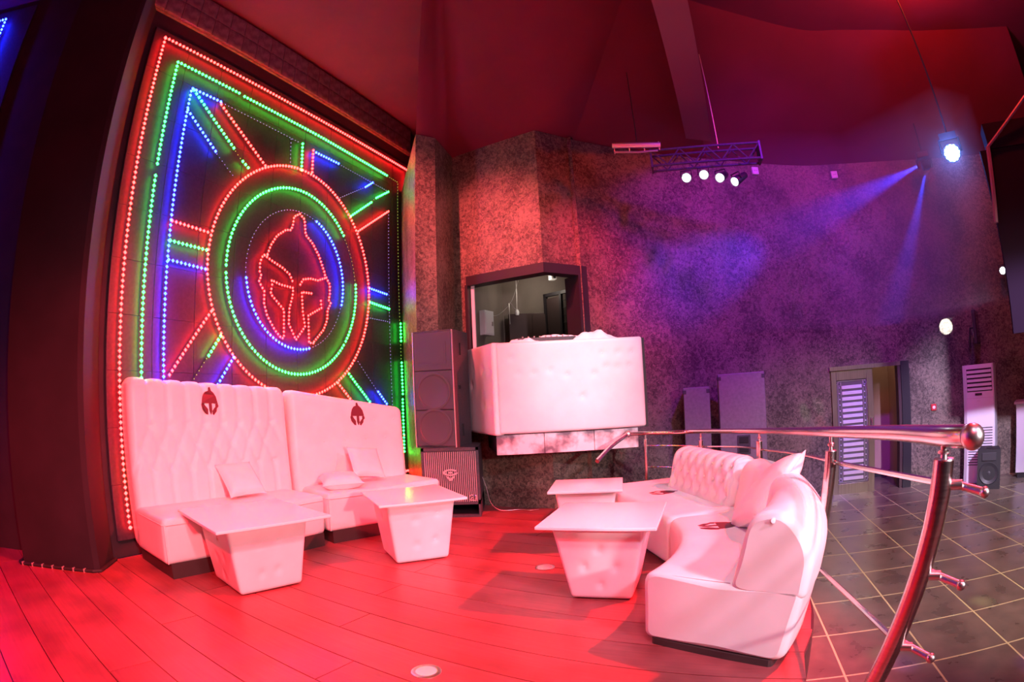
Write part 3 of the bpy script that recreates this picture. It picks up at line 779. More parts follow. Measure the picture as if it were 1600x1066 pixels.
for bx, bz in bt:
    a_ = .53+max(0, bz-.60)*.4+.03
    p = (f0[0]+fd[0]*bx+fo[0]*a_-o2[0], f0[1]+fd[1]*bx+fo[1]*a_-o2[1], bz)
    MB().ball(p, .011, 6).build('button', LEATHER, fback, smooth=True)
mb = MB(); sweep(mb, [((p[0]+d[0]*.06, p[1]+d[1]*.06), d, s_) for p, d, s_ in pth2], [(0,0),(0,.04),(.46,.04),(.46,0)], .02); mb.build('plinth', PLINTH, far)
def seat_emblem(parent, c, ux, uy, L, W_):
    mb = MB()
    for poly in EMB:
        V = []; m = len(poly)
        for dz in (.004, -.004):
            for x, z in poly: V.append((c[0]+ux[0]*(z-.5)*L+uy[0]*x*W_, c[1]+ux[1]*(z-.5)*L+uy[1]*x*W_, c[2]+dz))
        mb.add(V, [tuple(range(m)), tuple(range(2*m-1,m-1,-1))]+[(i,m+i,m+(i+1)%m,(i+1)%m) for i in range(m)])
    o = mb.build('emblem', EMBLEM, parent); o['label'] = 'dark red printed helmet emblem'; return o
an = R(-11); ur = (math.cos(an), math.sin(an))
seat_emblem(near, (SOC[0]+ur[0]*1.77-o1[0], SOC[1]+ur[1]*1.77-o1[1], .418), ur, (-ur[1], ur[0]), .30, .22)
seat_emblem(far, (1.30-o2[0], 4.82-o2[1], .417), (1, .05), (-.05, 1), .26, .20)
cushion('cushion', .56, .19, frame((1.60,3.30,.635), (.72,.22,.66), (.33,.93,-.06)), 'white cushion propped on the near end of the curved sofa')

# ================================================================== LOUDSPEAKERS BY THE BOOTH
sub = empty('subwoofer', (-.76,6.50,0), R(0), 'black subwoofer with pale vertical bars and a round emblem, under the tall loudspeaker', 'loudspeaker')
W2, Dp, H2 = .325, .33, .805
mb = MB(); mb.box(-W2,W2,-Dp+.02,Dp,0.17,H2); mb.box(-W2,W2,-Dp,Dp,0,.03); mb.box(-W2,-W2+.025,-Dp,Dp,.03,.2); mb.box(W2-.025,W2,-Dp,Dp,.03,.2); mb.box(-W2,W2,.1,Dp,.03,.2)
mb.box(-W2,-W2+.03,-Dp,-Dp+.03,.15,H2); mb.box(W2-.03,W2,-Dp,-Dp+.03,.15,H2); mb.box(-W2,W2,-Dp,-Dp+.03,H2-.035,H2); mb.box(-W2,W2,-Dp,-Dp+.03,.15,.175)
mb.build('cabinet', BLACKBOX, sub)
mb = MB(); mb.lathe([(.05,.0),(.12,.02),(.21,-.005),(.225,-.012),(.23,0),(.19,.06)], (0,-Dp+.03,.50), 28, 'y'); mb.build('woofer', GRILLE, sub, smooth=True)
mb = MB(); mb.add([(-.29,-.28,.03),(.29,-.28,.03),(.29,.1,.17),(-.29,.1,.17)], [(0,1,2,3),(3,2,1,0)]); mb.build('port', BLACK, sub)
bm_ = None; nb = 27
for i in range(nb):
    x = -W2+.038+(2*W2-.076)*i/(nb-1)
    if bm_ is None: o = MB().box(-.0035,.0035,-.012,0,.18,H2-.045).build('grille_bar', LACQ, sub); bm_ = o.data
    else: o = bpy.data.objects.new('grille_bar', bm_); COL.objects.link(o); o.parent = sub
    o.location = (x, -Dp+.012, 0)
def ell(cx, cz, a, b, n=28, t0=0, t1=360): return [(cx+a*math.cos(R(t0+(t1-t0)*i/n)), cz+b*math.sin(R(t0+(t1-t0)*i/n))) for i in range(n+1)]
mb = MB(); o_ = ell(0,.525,.085,.038,28,25,385-30); i_ = ell(0,.525,.055,.022,28,25,385-30)[::-1]
for k in range(28): mb.slab([o_[k], o_[k+1], i_[27-k], i_[28-k]], -Dp-.016, -Dp-.004)
mb.slab(ell(0,.524,.026,.012,16)[:-1], -Dp-.016, -Dp-.004); mb.slab([(-.055,.485),(-.02,.478),(0,.452),(.02,.478),(.055,.485),(.012,.43),(-.012,.43)], -Dp-.016, -Dp-.004)
o = mb.build('logo', LACQ, sub); o['label'] = 'pale round C and V logo'
mb = MB()
for st in ([(.205,.235),(.205,.252),(.225,.262),(.245,.252),(.243,.238),(.205,.205),(.248,.205)], [(.262,.245),(.278,.258),(.278,.205)]):
    mb.tube([(x, -Dp-.008, z) for x, z in st], .006, 5)
mb.box(.20,.29,-Dp-.004,-Dp,.19,.196)
o = mb.build('number', LACQ, sub); o['label'] = 'pale number 21'
spk = empty('loudspeaker', (-.83,6.47,.806), R(-17), 'tall black two-way loudspeaker standing on the subwoofer', 'loudspeaker')
a_, b_, H3 = .255, .26, 1.335
mb = MB(); mb.prism([(-a_,-b_),(a_,-b_),(a_-.03,b_),(-a_+.03,b_)], 0, H3); mb.build('cabinet', BLACKBOX, spk)
for z0, z1, nm in ((.02,.425,'grille'),(.435,.87,'grille'),(.88,1.31,'grille')): MB().rbox(-a_+.02,a_-.02,-b_-.018,-b_+.005,z0,z1,.008,(1,1,1)).build(nm, GRILLE, spk)
mb = MB(); 
for zc in (.64, .235):
    mb.lathe([(.205,-.001),(.215,-.008),(.205,-.012),(.185,-.008),(.18,.0)], (0,-b_-.018,zc), 28, 'y')
mb.build('cone_ring', GRILLE, spk, smooth=True)
mb = MB(); mb.slab([(-.17,.95),(.17,.95),(.17,1.20),(-.17,1.20)], -b_-.023, -b_-.017); mb.slab([(-.15,.97),(.15,.97),(.15,1.18),(-.15,1.18)], -b_-.025, -b_-.02); mb.build('horn_plate', GRILLE, spk)
for z0, z1 in ((.12,.26),(1.05,1.19)): MB().box(a_-.022,a_+.004,-.06,-.05,z0,z1).build('handle_slot', RUBBER, spk)
MB().box(a_-.03,a_+.006,-.13,-.09,.66,.70).build('socket_plate', RUBBER, spk)
for sx in (-1, 1): MB().box(sx*(a_-.008)-.004, sx*(a_-.008)+.004, -b_-.02, -b_+.01, .005, H3-.005).build('edge_trim', LACQ, spk)
mb = MB(); mb.tube(catmull([(-.42,6.45,.42),(-.38,6.42,.3),(-.33,6.36,.12),(-.22,6.40,.02),(.0,6.42,.015),(.12,6.33,.02),(.22,6.40,.01)], 6), .0028, 5)
tag(mb.build('cable', LACQ, smooth=True), 'thin pale cable hanging by the subwoofer and trailing along the wall', 'cable')

# ================================================================== BOOTH COUNTER
desk = empty('booth_counter', (.60,6.05,.9), 0, 'large white padded counter mounted in front of the booth window', 'counter')
Dx0, Dx1 = -.78, .84
dbt = [(-.62,.87),(-.55,.70),(-.38,.70),(-.02,.66),(.28,.66),(.38,.88),(.42,.73),(.56,.88),(.55,.72),(.68,.73),(.72,.88),(.14,.42),(-.2,.72)]
def dd(x, y, z, p):
    if p[1] < 0 and y < -.02:
        d = 0
        for bx, bz in dbt: d = max(d, .014*gauss(math.hypot(x-bx, z-bz), .03))
        y += d
    return (x, y, z)
mb = MB(); mb.rbox(Dx0, Dx1, -.05, .16, .045, 1.045, .03, (60,3,40), dd); fpan = mb.build('front_panel', LEATHER, desk, smooth='all')
for bx, bz in dbt: MB().lathe([(.003,-.004),(.011,-.003),(.012,.002),(.003,.006)], (bx,-.05+.012,bz), 10, 'y').build('button', LEATHER, fpan, smooth=True)
# left wing running back to the wall
wl_ = Vector((-1.20,.98))-Vector((Dx0,-.03)); wa = math.atan2(-wl_.y, -wl_.x)
L_ = wl_.length; wd = wl_.normalized(); wn = Vector((wd.y, -wd.x))
def wmap(x, y, z, p):
    d = 0
    for bx, bz in ((.35,.78),(.35,.36),(.12,.74),(.12,.34),(.75,.60)): d = max(d, .03*gauss(math.hypot(x-bx, z-bz), .04)) if p[1] < 0 else 0
    y = y+d; q = Vector((Dx0+.01,-.03))+wd*x-Vector((-wd.y, wd.x))*y
    return (q.x, q.y, z)
mb = MB()
def wmap2(x, y, z, p): return wmap(x, y, z, p)
mb.rbox(0, L_, -.06, .06, .03, 1.05, .03, (34,2,34), wmap2)
for f in mb.f: f.reverse()
mb.build('side_panel', LEATHER, desk, smooth='all')
MB().prism([(Dx0+.03,.03),(Dx1-.01,.03),(Dx1-.01,.75),(-.19,.40),(-1.1,.92)], .93, 1.02).build('worktop', PLINTH, desk)
MB().box(Dx1-.012, Dx1+.03, -.02, .5, .04, 1.03).build('end_board', BLACK, desk)
# white metal fascia under it, three sheets; noise patches paint in blurred reflections
fas = empty('fascia', (.55,6.1,.70), 0, 'white metal fascia sheets with painted blurred reflections under the booth counter', 'fascia')
REFLMETAL = noisy('painted_reflection_metal', (.20,.17,.20), (.85,.84,.86), 5.5, .3, 4, .36, .58, metal=.15)
for i, (x0, x1) in enumerate(((-.77,-.25),(-.245,.30),(.305,.80))): MB().rbox(x0,x1,-.06,-.04,.015,.235,.003,(1,1,1)).build('sheet', REFLMETAL, fas)
MB().prism([(-.77,-.04),(.80,-.04),(.80,.5),(-.15,.25),(-.9,.8)], .03, .20).build('support', BLACK, fas)
# cloth heap, mixer under the cloth
mix = empty('mixer', (.42,6.3,1.925), R(2), 'black mixing console half covered by white cloth on the counter', 'mixer')
MB().rbox(-.36,.30,-.13,.2,0,.075,.01,(1,1,1)).build('body', BLACKBOX, mix)
for i in range(9): MB().lathe([(.010,0),(.010,.02),(.007,.022)], (-.30+.065*i,-.06,.075), 8).build('knob', LACQ, mix)
for i in range(5): MB().box(-.30+.11*i-.01,-.30+.11*i+.01,.03,.06,.075,.09).build('fader', LACQ, mix)
def cloth(name, loc, lx, ly, hz, seed, label, rz=0):
    rnd = random.Random(seed); N = 26; mb = MB(); V = []; F = []
    bumps = [(rnd.uniform(-.8,.8), rnd.uniform(-.7,.7), rnd.uniform(.15,.4), rnd.uniform(.4,1)) for _ in range(9)]
    for i in range(N+1):
        for j in range(N+1):
            u, v = -1+2*i/N, -1+2*j/N; e = max(0, 1-(abs(u)**3+abs(v)**3)**.8)
            hgt = sum(a*gauss(math.hypot(u-bx, v-by), s_) for bx, by, s_, a in bumps)/1.6
            z = hz*(e**.5)*(.35+.75*min(1.2, hgt))+.004*math.sin(17*u+9*v)
            wob = 1+.08*math.sin(6*math.atan2(v, u)+seed)
            V.append((u*lx*wob, v*ly*wob, max(.003, z)))
    for i in range(N):
        for j in range(N): q = i*(N+1)+j; F.append((q, q+N+1, q+N+2, q+1))
    M_ = (N+1)**2; V += [(x, y, z-.003) for x, y, z in V]; F += [tuple(k+M_ for k in f[::-1]) for f in F]
    mb.add(V, F); o = mb.build(name, CLOTHW, smooth='all', loc=loc, rotz=rz); return tag(o, label, 'cloth', 'white cloths on the counter')
cloth('cloth', (.93,6.22,1.925), .30, .15, .135, 3, 'crumpled white cloth heaped at the right of the counter')
cloth('cloth', (.16,6.22,1.925), .20, .12, .085, 5, 'low folded white cloth at the left of the counter')
cloth('cloth', (.56,6.40,2.0), .26, .10, .06, 8, 'flat strip of white cloth lying over the mixing console')

# ---- inside the booth
bx_ = empty('switch_box', (-.40,8.02,2.26), R(60), 'white metal switch box on the inner booth wall', 'switch box')
MB().rbox(-.12,.12,-.10,.05,-.02,.34,.006,(1,1,1)).build('box', WHITEP, bx_); MB().box(-.10,.10,-.106,-.10,0,.32).build('lid', WHITEP, bx_); MB().box(.05,.08,-.113,-.106,.12,.18).build('latch', STEELD, bx_)
mb = MB(); mb.tube(catmull([(-.42,8.3,2.72),(-.25,8.4,2.58),(-.05,8.5,2.72),(.06,8.55,2.90),(.17,8.6,3.25)], 6), .0035, 5); mb.tube(catmull([(.0,8.52,2.80),(.05,8.55,2.72),(.09,8.58,2.68)], 4), .006, 5); mb.tube([(-.02,8.5,2.78),(-.02,8.5,2.45)], .006, 5); mb.tube([(.11,8.6,3.3),(.10,8.6,2.68)], .006, 5)
tag(mb.build('hanging_wire', LACQ, smooth=True), 'tangle of thin wires hanging from the booth ceiling', 'wire')
mb = MB(); mb.lathe([(.03,0),(.035,.05),(.02,.09)], (.10,8.6,2.60), 10); tag(mb.build('lamp_holder', WHITEP, smooth=True), 'small bare lamp holder hanging on a wire in the booth', 'lamp holder')
ros = empty('ceiling_lamp', (.48,8.5,3.30), 0, 'round white ribbed ceiling lamp inside the booth', 'lamp')
MB().lathe([(.26,.02),(.26,0),(.22,-.03),(.12,-.05),(.02,-.055)], (0,0,0), 28).build('shade', emis('booth_lamp', (1, .93, .82), 1.2), ros, smooth=True)
for i in range(12):
    a = i*math.pi/6; MB().tube([(.05*math.cos(a),.05*math.sin(a),-.055),(.24*math.cos(a),.24*math.sin(a),-.025)], .006, 4).build('rib', WHITEP, ros)
l_ = bpy.data.lights.new('booth_lamp_light', 'POINT'); l_.energy = 8; l_.color = (1, .86, .7); l_.shadow_soft_size = .15; lo = bpy.data.objects.new('booth_lamp_light', l_); COL.objects.link(lo); lo.location = (.48,8.3,3.0)
cm_ = empty('security_camera', (.60,8.45,3.3), R(20), 'small white security camera under the booth ceiling', 'camera')
MB().tube([(0,0,0),(0,0,-.10),(.05,-.03,-.14)], .01, 6).build('bracket', WHITEP, cm_); MB().rbox(.02,.12,-.10,.02,-.19,-.12,.01,(1,1,1)).build('housing', WHITEP, cm_); MB().lathe([(.022,-.10),(.025,-.105),(.01,-.112)], (.07,0,-.155), 10, 'y').build('lens', BLACK, cm_)
gd = empty('grille_door', (.53,8.7,.95), R(-48), 'black framed wire-grille door inside the booth', 'door')
mb = MB(); mb.box(0,.05,0,.05,0,1.98); mb.box(.70,.75,0,.05,0,1.98); mb.box(0,.75,0,.05,1.93,1.98); mb.box(.34,.38,0,.05,0,1.98); mb.build('frame', BLACK, gd)
for i in range(6): MB().tube([(.40+.055*i,.025,.05),(.40+.055*i,.025,1.93)], .004, 4).build('wire', BLACK, gd)
for i in range(16): MB().tube([(.38,.025,.1+.115*i),(.70,.025,.1+.115*i)], .004, 4).build('wire', BLACK, gd)
o = MB().box(.05,.34,.02,.03,.03,1.90).build('panel', PLINTH, gd)
cb = MB(); cb.rbox(-.40,.35,-.1,.1,0,1.72,.01,(2,1,2)); cabi = empty('storage_cabinet', (.36,8.80,.92), 0, 'dark brown cabinet against the back wall of the booth', 'cabinet'); cb.build('body', mat('dark_brown', (.06,.03,.03), .5), cabi)
for x0 in (-.39,-.02): MB().box(x0,x0+.36,-.115,-.1,.03,1.69).build('cabinet_door', mat('dark_brown', (.06,.03,.03), .5), cabi)

# ================================================================== RAILING
RAILP = [(1.22,5.98,.875),(1.40,5.90,.875),(1.62,5.68,.88),(1.86,5.38,.895),(2.02,4.30,.95),(1.87,3.31,1.02),(1.70,2.65,1.072),(1.50,1.82,1.132),(1.345,1.36,1.162),(1.315,1.215,1.172)]
RRAD = [.021,.021,.022,.023,.025,.027,.029,.032,.036,.036]
rail = empty('handrail', (2.02,4.29,ZL), 0, 'polished steel railing curving round the platform edge', 'railing')
def rl(p): return (p[0]-2.02, p[1]-4.29, p[2]-ZL)
rp = catmull(RAILP, 6)
def rr_(i, n): t = i/(n-1)*(len(RRAD)-1); k = min(int(t), len(RRAD)-2); return RRAD[k]+(RRAD[k+1]-RRAD[k])*(t-k)
mb = MB(); mb.tube([rl(p) for p in rp], [rr_(i, len(rp)) for i in range(len(rp))], 18); mb.build('top_rail', STEEL, rail, smooth=True)
MB().ball(rl((1.31,1.19,1.172)), .041, 14).build('end_ball', STEELD, rail, smooth=True)
mb = MB(); mb.tube(catmull([rl((.80,5.52,.66)), rl((1.0,5.78,.78)), rl((1.22,5.98,.875))], 6), .024, 12); mb.build('sloping_rail', STEEL, rail, smooth=True)
mb = MB(); mb.lathe([(.03,-.02),(.04,-.01),(.04,.01),(.03,.02)], rl((1.22,5.98,.875)), 14, 'x'); mb.build('collar', STEELD, rail, smooth=True)
# post: foot offset, top, radius
posts = [((1.40,5.90),(0,0),.81,.022), ((1.86,5.38),(0,0),.80,.025), ((2.02,4.30),(0,0),.863,.028), ((1.70,2.65),(-.12,.06),.967,.034), ((1.335,1.35),(-.14,.13),1.089,.038)]
def post_xy(i, z):
    (x, y), (lx, ly), zt, _ = posts[i]; t = max(0, (zt-z)/.9); k = t**1.4
    return (x+lx*min(k, 1.6), y+ly*min(k, 1.6))
for i, ((x, y), ln_, zt, pr) in enumerate(posts):
    zs = [ZL+(zt-ZL)*k/14 for k in range(15)]
    mb = MB(); mb.tube([rl((*post_xy(i, z), z)) for z in zs], pr, 16); mb.build('post', STEEL, rail, smooth=True)
    t_ = rl((x, y, zt)); q = RAILP[(1,3,4,6,8)[i]][2]-zt-.01
    mb = MB(); mb.lathe([(pr,-.002),(pr*.95,.003),(pr*.35,.006),(pr*.32,q*.25),(pr*.6,q*.33),(pr*.6,q*.42),(pr*.32,q*.5),(pr*.32,q*.9),(pr*.6,q)], t_, 12); mb.build('post_cap', STEELD, rail, smooth=True)
for lv in range(3):
    zz = [(.735,.50,.26),(.735,.50,.26),(.79,.54,.28),(.90,.60,.30),(1.005,.70,.43)]
    for i in range(4):
        if i == 3 and lv == 1: continue
        za, zb = zz[i][lv], zz[i+1][lv]
        A, B = Vector((*post_xy(i, za), za)), Vector((*post_xy(i+1, zb), zb)); d = (B-A); nrm = Vector((d.y, -d.x, 0)).normalized(); nrm = -nrm if nrm.x < 0 else nrm
        n = 8; bulge = (.05,.10,.06,.0)[i]
        pts = [rl(A.lerp(B, k/n)+nrm*(bulge*math.sin(math.pi*k/n)+.03)) for k in range(n+1)]
        mb = MB(); mb.tube(pts, (.009,.009,.01,.0125)[i], 8); mb.build('infill_bar', STEEL, rail, smooth=True)
    z5 = zz[4][lv]; e = Vector((*post_xy(4, z5), z5)); side = Vector((.72,-.69,0)); fw_ = Vector((-.25,-.97,0))
    q1 = e+side*.075; q2 = q1+side*.055+fw_*.05+Vector((0,0,-.02))
    mb = MB(); mb.tube([rl(e), rl(q1)], .017, 10); mb.tube([rl(q1-fw_*.03-side*.02), rl(q2)], .014, 10); mb.build('bar_end', STEELD, rail, smooth=True)
    MB().ball(rl(q2), .019, 10).build('bar_knob', STEELD, rail, smooth=True)

# ================================================================== DOOR
da = math.atan2(6.93-7.38, 6.02-4.76)
door = struct(empty('door_1', (4.76,7.35,ZL), da), 'steel-framed glass door leaf with white bars beside an open doorway')
DWD = 1.338
mb = MB(); mb.box(-.02,DWD,-.03,.12,1.90,1.96); mb.build('head_frame', DOORST, door)
MB().box(DWD-.15,DWD,-.04,.14,0,1.96).build('jamb', BLACK, door); MB().box(DWD-.20,DWD-.15,-.01,.12,0,1.90).build('jamb_lining', mat('dark_brown', (.06,.03,.03), .5), door)
LW = .70
for x0, x1, z0, z1, nm in ((0,.085,.0,1.90,'stile'),(LW-.105,LW,0,1.90,'stile'),(.085,LW-.105,0,.165,'bottom_rail'),(.085,LW-.105,1.75,1.90,'top_rail')): MB().rbox(x0,x1,.0,.05,z0,z1,.004,(1,1,1)).build(nm, DOORST, door)
GLASS = mat('door_glass', (.16,.17,.16), .12)
MB().box(.085,LW-.105,.022,.030,.165,1.75).build('pane', GLASS, door)
nbar = 17
for i in range(nbar):
    z = .215+i*(1.70-.215)/nbar
    MB().rbox(.17,LW-.19,.008,.022,z,z+.052,.004,(1,1,1)).build('white_bar', FROST, door)
for xs in (.10,.155,LW-.175,LW-.12): MB().box(xs,xs+.007,.010,.02,.18,1.735).build('lead_line', LEAD, door)
for zs in (.18,1.728): MB().box(.10,LW-.113,.010,.02,zs,zs+.007).build('lead_line', LEAD, door)
for i in range(nbar):
    z = .24+i*(1.70-.215)/nbar
    for xs in (.128,LW-.148): MB().ball((xs,.012,z), .011, 6).build('glass_stud', WHITEP, door)
for xs in (.125,LW-.14):
    for zs in (.225,1.69):
        m_ = MB(); m_.tube([(xs-.035,.008,zs),(xs,.008,zs+.035),(xs+.035,.008,zs),(xs,.008,zs-.035)], .005, 4, True); m_.tube([(xs-.02,.008,zs-.02),(xs+.02,.008,zs-.02),(xs+.02,.008,zs+.02),(xs-.02,.008,zs+.02)], .004, 4, True); m_.build('corner_ornament', LEAD, door)
m_ = MB(); m_.tube([(LW-.05,-.04,.95),(LW-.05,-.04,1.15)], .012, 8); m_.tube([(LW-.05,-.04,.97),(LW-.05,.01,.97)], .008, 6); m_.tube([(LW-.05,-.04,1.13),(LW-.05,.01,1.13)], .008, 6); m_.build('pull_handle', STEELD, door)
# corridor seen through the open half
cdir = Vector((math.cos(da), math.sin(da))); cn = Vector((-cdir.y, cdir.x)); c0 = Vector((4.76,7.35))
def cp(x, y): q = c0+cdir*x+cn*y; return (q.x, q.y)
mb = MB(); wall_strip(mb, [cp(-.4,1.1), cp(2.2,1.1)], ZL, 2.2, .1); wall_strip(mb, [cp(1.35,1.1), cp(1.35,.13)], ZL, 2.2, .08); wall_strip(mb, [cp(-.3,.13), cp(-.3,1.1)], ZL, 2.2, .08)
struct(mb.build('wall_corridor', BROWNW), 'brown corridor wall behind the open doorway')
struct(MB().prism([cp(-.4,.1), cp(1.45,.1), cp(1.45,1.15), cp(-.4,1.15)], ZL-.05, ZL+.005).build('floor_corridor', TILE))
struct(MB().prism([cp(-.4,.1), cp(1.45,.1), cp(1.45,1.15), cp(-.4,1.15)], 2.15, 2.2).build('ceiling_corridor', BROWNW))
mb = MB(); wall_strip(mb, [cp(.6,1.085), cp(1.35,1.085)], ZL, ZL+.11, .02); struct(mb.build('baseboard_corridor', BLACK))
p_ = cp(.9,.25); lamp('corridor_lamp', 'POINT', (p_[0],p_[1],2.0), None, 6, (1,.8,.6), .1)

# ================================================================== THINGS ON AND BY THE BACK WALL
# two grey cabinets behind the railing
def flat_speaker(name, x, y, rz, w_, d_, z0, z1, label, handles):
    r_ = empty(name, (x,y,ZL), rz, label, 'loudspeaker')
    MB().rbox(-w_/2,w_/2,-d_/2,d_/2,0,z1-ZL,.012,(1,1,1)).build('cabinet', GREYC, r_)
    MB().box(-w_/2+.01,w_/2-.01,-d_/2-.012,-d_/2,.04,z1-ZL-.03).build('front_cover', GREYC, r_)
    for (hx, hz) in handles:
        MB().rbox(hx-.085,hx+.085,-d_/2-.02,-d_/2-.008,hz-.12,hz+.12,.01,(1,1,1)).build('handle_plate', BLACKBOX, r_)
        for dz in (-.055,.06): MB().rbox(hx-.06,hx+.06,-d_/2-.026,-d_/2-.018,hz+dz-.04,hz+dz+.04,.006,(1,1,1)).build('handle_recess', RUBBER, r_)
    for sx in (-1,1):
        for dz in (.05, z1-ZL-.06): MB().rbox(sx*(w_/2-.02)-.022,sx*(w_/2-.02)+.022,-d_/2-.016,-d_/2+.03,dz-.02,dz+.03,.006,(1,1,1)).build('corner_guard', BLACKBOX, r_)
    return r_
GREYC = noisy('grey_paint', (.20,.17,.19), (.24,.21,.23), 30, .5)
flat_speaker('speaker_cabinet', 2.87,6.62, R(-20), .60, .42, ZL, 1.47, 'large grey cabinet standing behind the railing, with two black handles', [(.0,1.08)])
flat_speaker('speaker_cabinet', 2.34,6.86, R(-20), .34, .42, ZL, 1.33, 'narrower grey cabinet half hidden at the left of the larger one', [])
# air conditioner
ac = empty('air_conditioner', (7.02,6.18,ZL), R(-57), 'tall white floor-standing air conditioner by the papered wall', 'air conditioner')
W4, D4, H4 = .27, .19, 1.79
mb = MB(); mb.prism([(-W4,-D4+.05),(-W4+.06,-D4),(W4-.02,-D4),(W4,-D4+.02),(W4,D4),(-W4,D4)], 0, H4); mb.build('body', WHITEP, ac)
MB().box(-W4+.075,W4-.03,-D4-.004,-D4+.002,H4-.40,H4-.06).build('vent_opening', BLACK, ac)
for i in range(5): MB().rbox(-W4+.08,W4-.035,-D4-.016,-D4-.002,H4-.385+.065*i,H4-.345+.065*i,.004,(1,1,1)).build('vent_blade', WHITEP, ac)
MB().box(-.06,.06,-D4-.006,-D4,H4-.46,H4-.425).build('display', BLACK, ac)
MB().box(-.03,.03,-D4-.003,-D4,H4-.545,H4-.538).build('name_plate', STEELD, ac)
MB().box(-W4+.06,W4-.02,-D4-.002,-D4,H4-.50,H4-.496).build('panel_joint', SEAM, ac)
for i in range(15): MB().box(-W4+.08,W4-.04,-D4-.004,-D4,.28+.04*i,.292+.04*i).build('intake_slot', BLACK, ac)
# small monitor speaker
ms = empty('monitor_speaker', (6.74,5.74,ZL), R(-50), 'small black loudspeaker on the tiles in front of the air conditioner', 'loudspeaker')
mb = MB(); mb.prism([(-.19,-.17),(.19,-.17),(.15,.17),(-.15,.17)], 0, .58); mb.build('cabinet', RUBBER, ms)
MB().lathe([(.02,.0),(.06,.02),(.135,-.004),(.155,-.014),(.165,.0),(.15,.05)], (0,-.175,.24), 24, 'y').build('woofer', mat('dark_cone', (.03,.03,.034), .5), ms, smooth=True)
MB().rbox(-.12,.12,-.185,-.168,.42,.54,.02,(1,1,1)).build('horn', mat('dark_cone', (.03,.03,.034), .5), ms)
MB().rbox(-.05,.05,-.03,.03,.575,.60,.01,(1,1,1)).build('top_handle', RUBBER, ms)
# counter at the right edge
cn_ = empty('bar_counter', (7.78,5.40,ZL), R(-57), 'plain lavender-lit white counter at the right edge', 'counter')
MB().rbox(-.45,1.0,-.1,.3,.09,1.13,.01,(1,1,1)).build('body', PINKISH, cn_); MB().rbox(-.48,1.03,-.14,.32,1.13,1.17,.006,(1,1,1)).build('worktop', PINKISH, cn_); MB().box(-.42,.97,-.06,.26,0,.09).build('toe_kick', BLACK, cn_)
fr = empty('picture', (7.80,5.62,.671), R(-57), 'pale framed picture leaning on the right counter', 'picture')
MB().box(-.05,.55,0,.03,0,.55).build('frame', WHITEP, fr); MB().box(-.01,.51,-.006,0,.04,.51).build('print', noisy('green_print', (.3,.42,.25), (.7,.72,.62), 5, .4), fr)
# wall items
def on_back(x, z, out=.02):
    y = wall_y(x); y2 = wall_y(x+.05); return (x, y-out, z), math.atan2(y2-y, .05)
(loc_, rz_) = on_back(6.42, .70); sw = empty('wall_switch', loc_, rz_, 'small red alarm button on the papered wall between doorway and air conditioner', 'switch')
MB().rbox(-.045,.045,-.02,.02,-.05,.05,.006,(1,1,1)).build('plate', mat('red_plastic', (.6,.03,.04), .4), sw); MB().lathe([(.025,0),(.025,-.01),(.01,-.014)], (0,-.02,0), 12, 'y').build('push_button', WHITEP, sw)
for x, z in ((3.85,4.66-.13),(5.25,4.66-.18)):
    (loc_, rz_) = on_back(x, z); q = empty('wall_box', loc_, rz_, 'small white junction box high on the papered wall, %s the lighting truss' % ('nearer' if x < 4 else 'farther from'), 'box')
    MB().rbox(-.055,.055,-.03,.02,-.06,.06,.006,(1,1,1)).build('cover', WHITEP, q); MB().box(-.03,.03,-.034,-.03,-.004,.004).build('slot', SEAM, q)
(loc_, rz_) = on_back(7.05, 1.85, .0); tv = empty('wall_screen', (7.0,6.15,1.6), R(36), 'black wall-mounted screen seen nearly edge-on above the air conditioner', 'screen')
MB().rbox(-.30,.30,-.03,.03,0,.50,.01,(1,1,1)).build('housing', BLACK, tv); MB().box(-.28,.28,-.033,-.03,.02,.48).build('display', mat('screen_glass', (.01,.01,.012), .1), tv); MB().tube([(0,.03,.25),(.1,.12,.25),(.1,.14,.1),(.12,.14,-.05)], .015, 6).build('bracket', BLACK, tv)
(loc_, rz_) = on_back(7.22, 1.75, .01); q = empty('wall_socket', loc_, rz_, 'small white wall socket beside the edge-on screen', 'socket'); MB().rbox(-.05,.05,-.02,.02,-.05,.05,.006,(1,1,1)).build('plate', WHITEP, q); MB().box(-.015,.015,-.024,-.02,-.006,.006).build('slot', SEAM, q)

# ================================================================== LIGHTS ON TRUSS AND CEILING
LENS = emis('lamp_lens', (.9,.93,1), 30)
trs = empty('lighting_truss', (2.35,5.78,3.95), R(-16), 'dark lattice truss carrying four spotlights under the ceiling', 'truss')
for yy, zz in ((0,0),(0,.2),(.18,.2),(.18,0)): MB().tube([(-.62,yy,zz),(.72,yy,zz)], .016, 8).build('chord', BLACKBOX, trs, smooth=True)
for i in range(8):
    x = -.60+.165*i; MB().tube([(x,0,0 if i % 2 else .2),(x+.165,0,.2 if i % 2 else 0)], .009, 6).build('lattice_bar', BLACKBOX, trs); MB().tube([(x,.18,0 if i % 2 else .2),(x+.165,.18,.2 if i % 2 else 0)], .009, 6).build('lattice_bar', BLACKBOX, trs)
for x in (-.62,.72): MB().box(x-.012,x+.012,-.02,.2,-.02,.22).build('end_plate', BLACKBOX, trs)
MB().tube([(.22,.09,.2),(.22,.09,ZC-3.95)], .006, 6).build('hanging_rod', LACQ, trs)
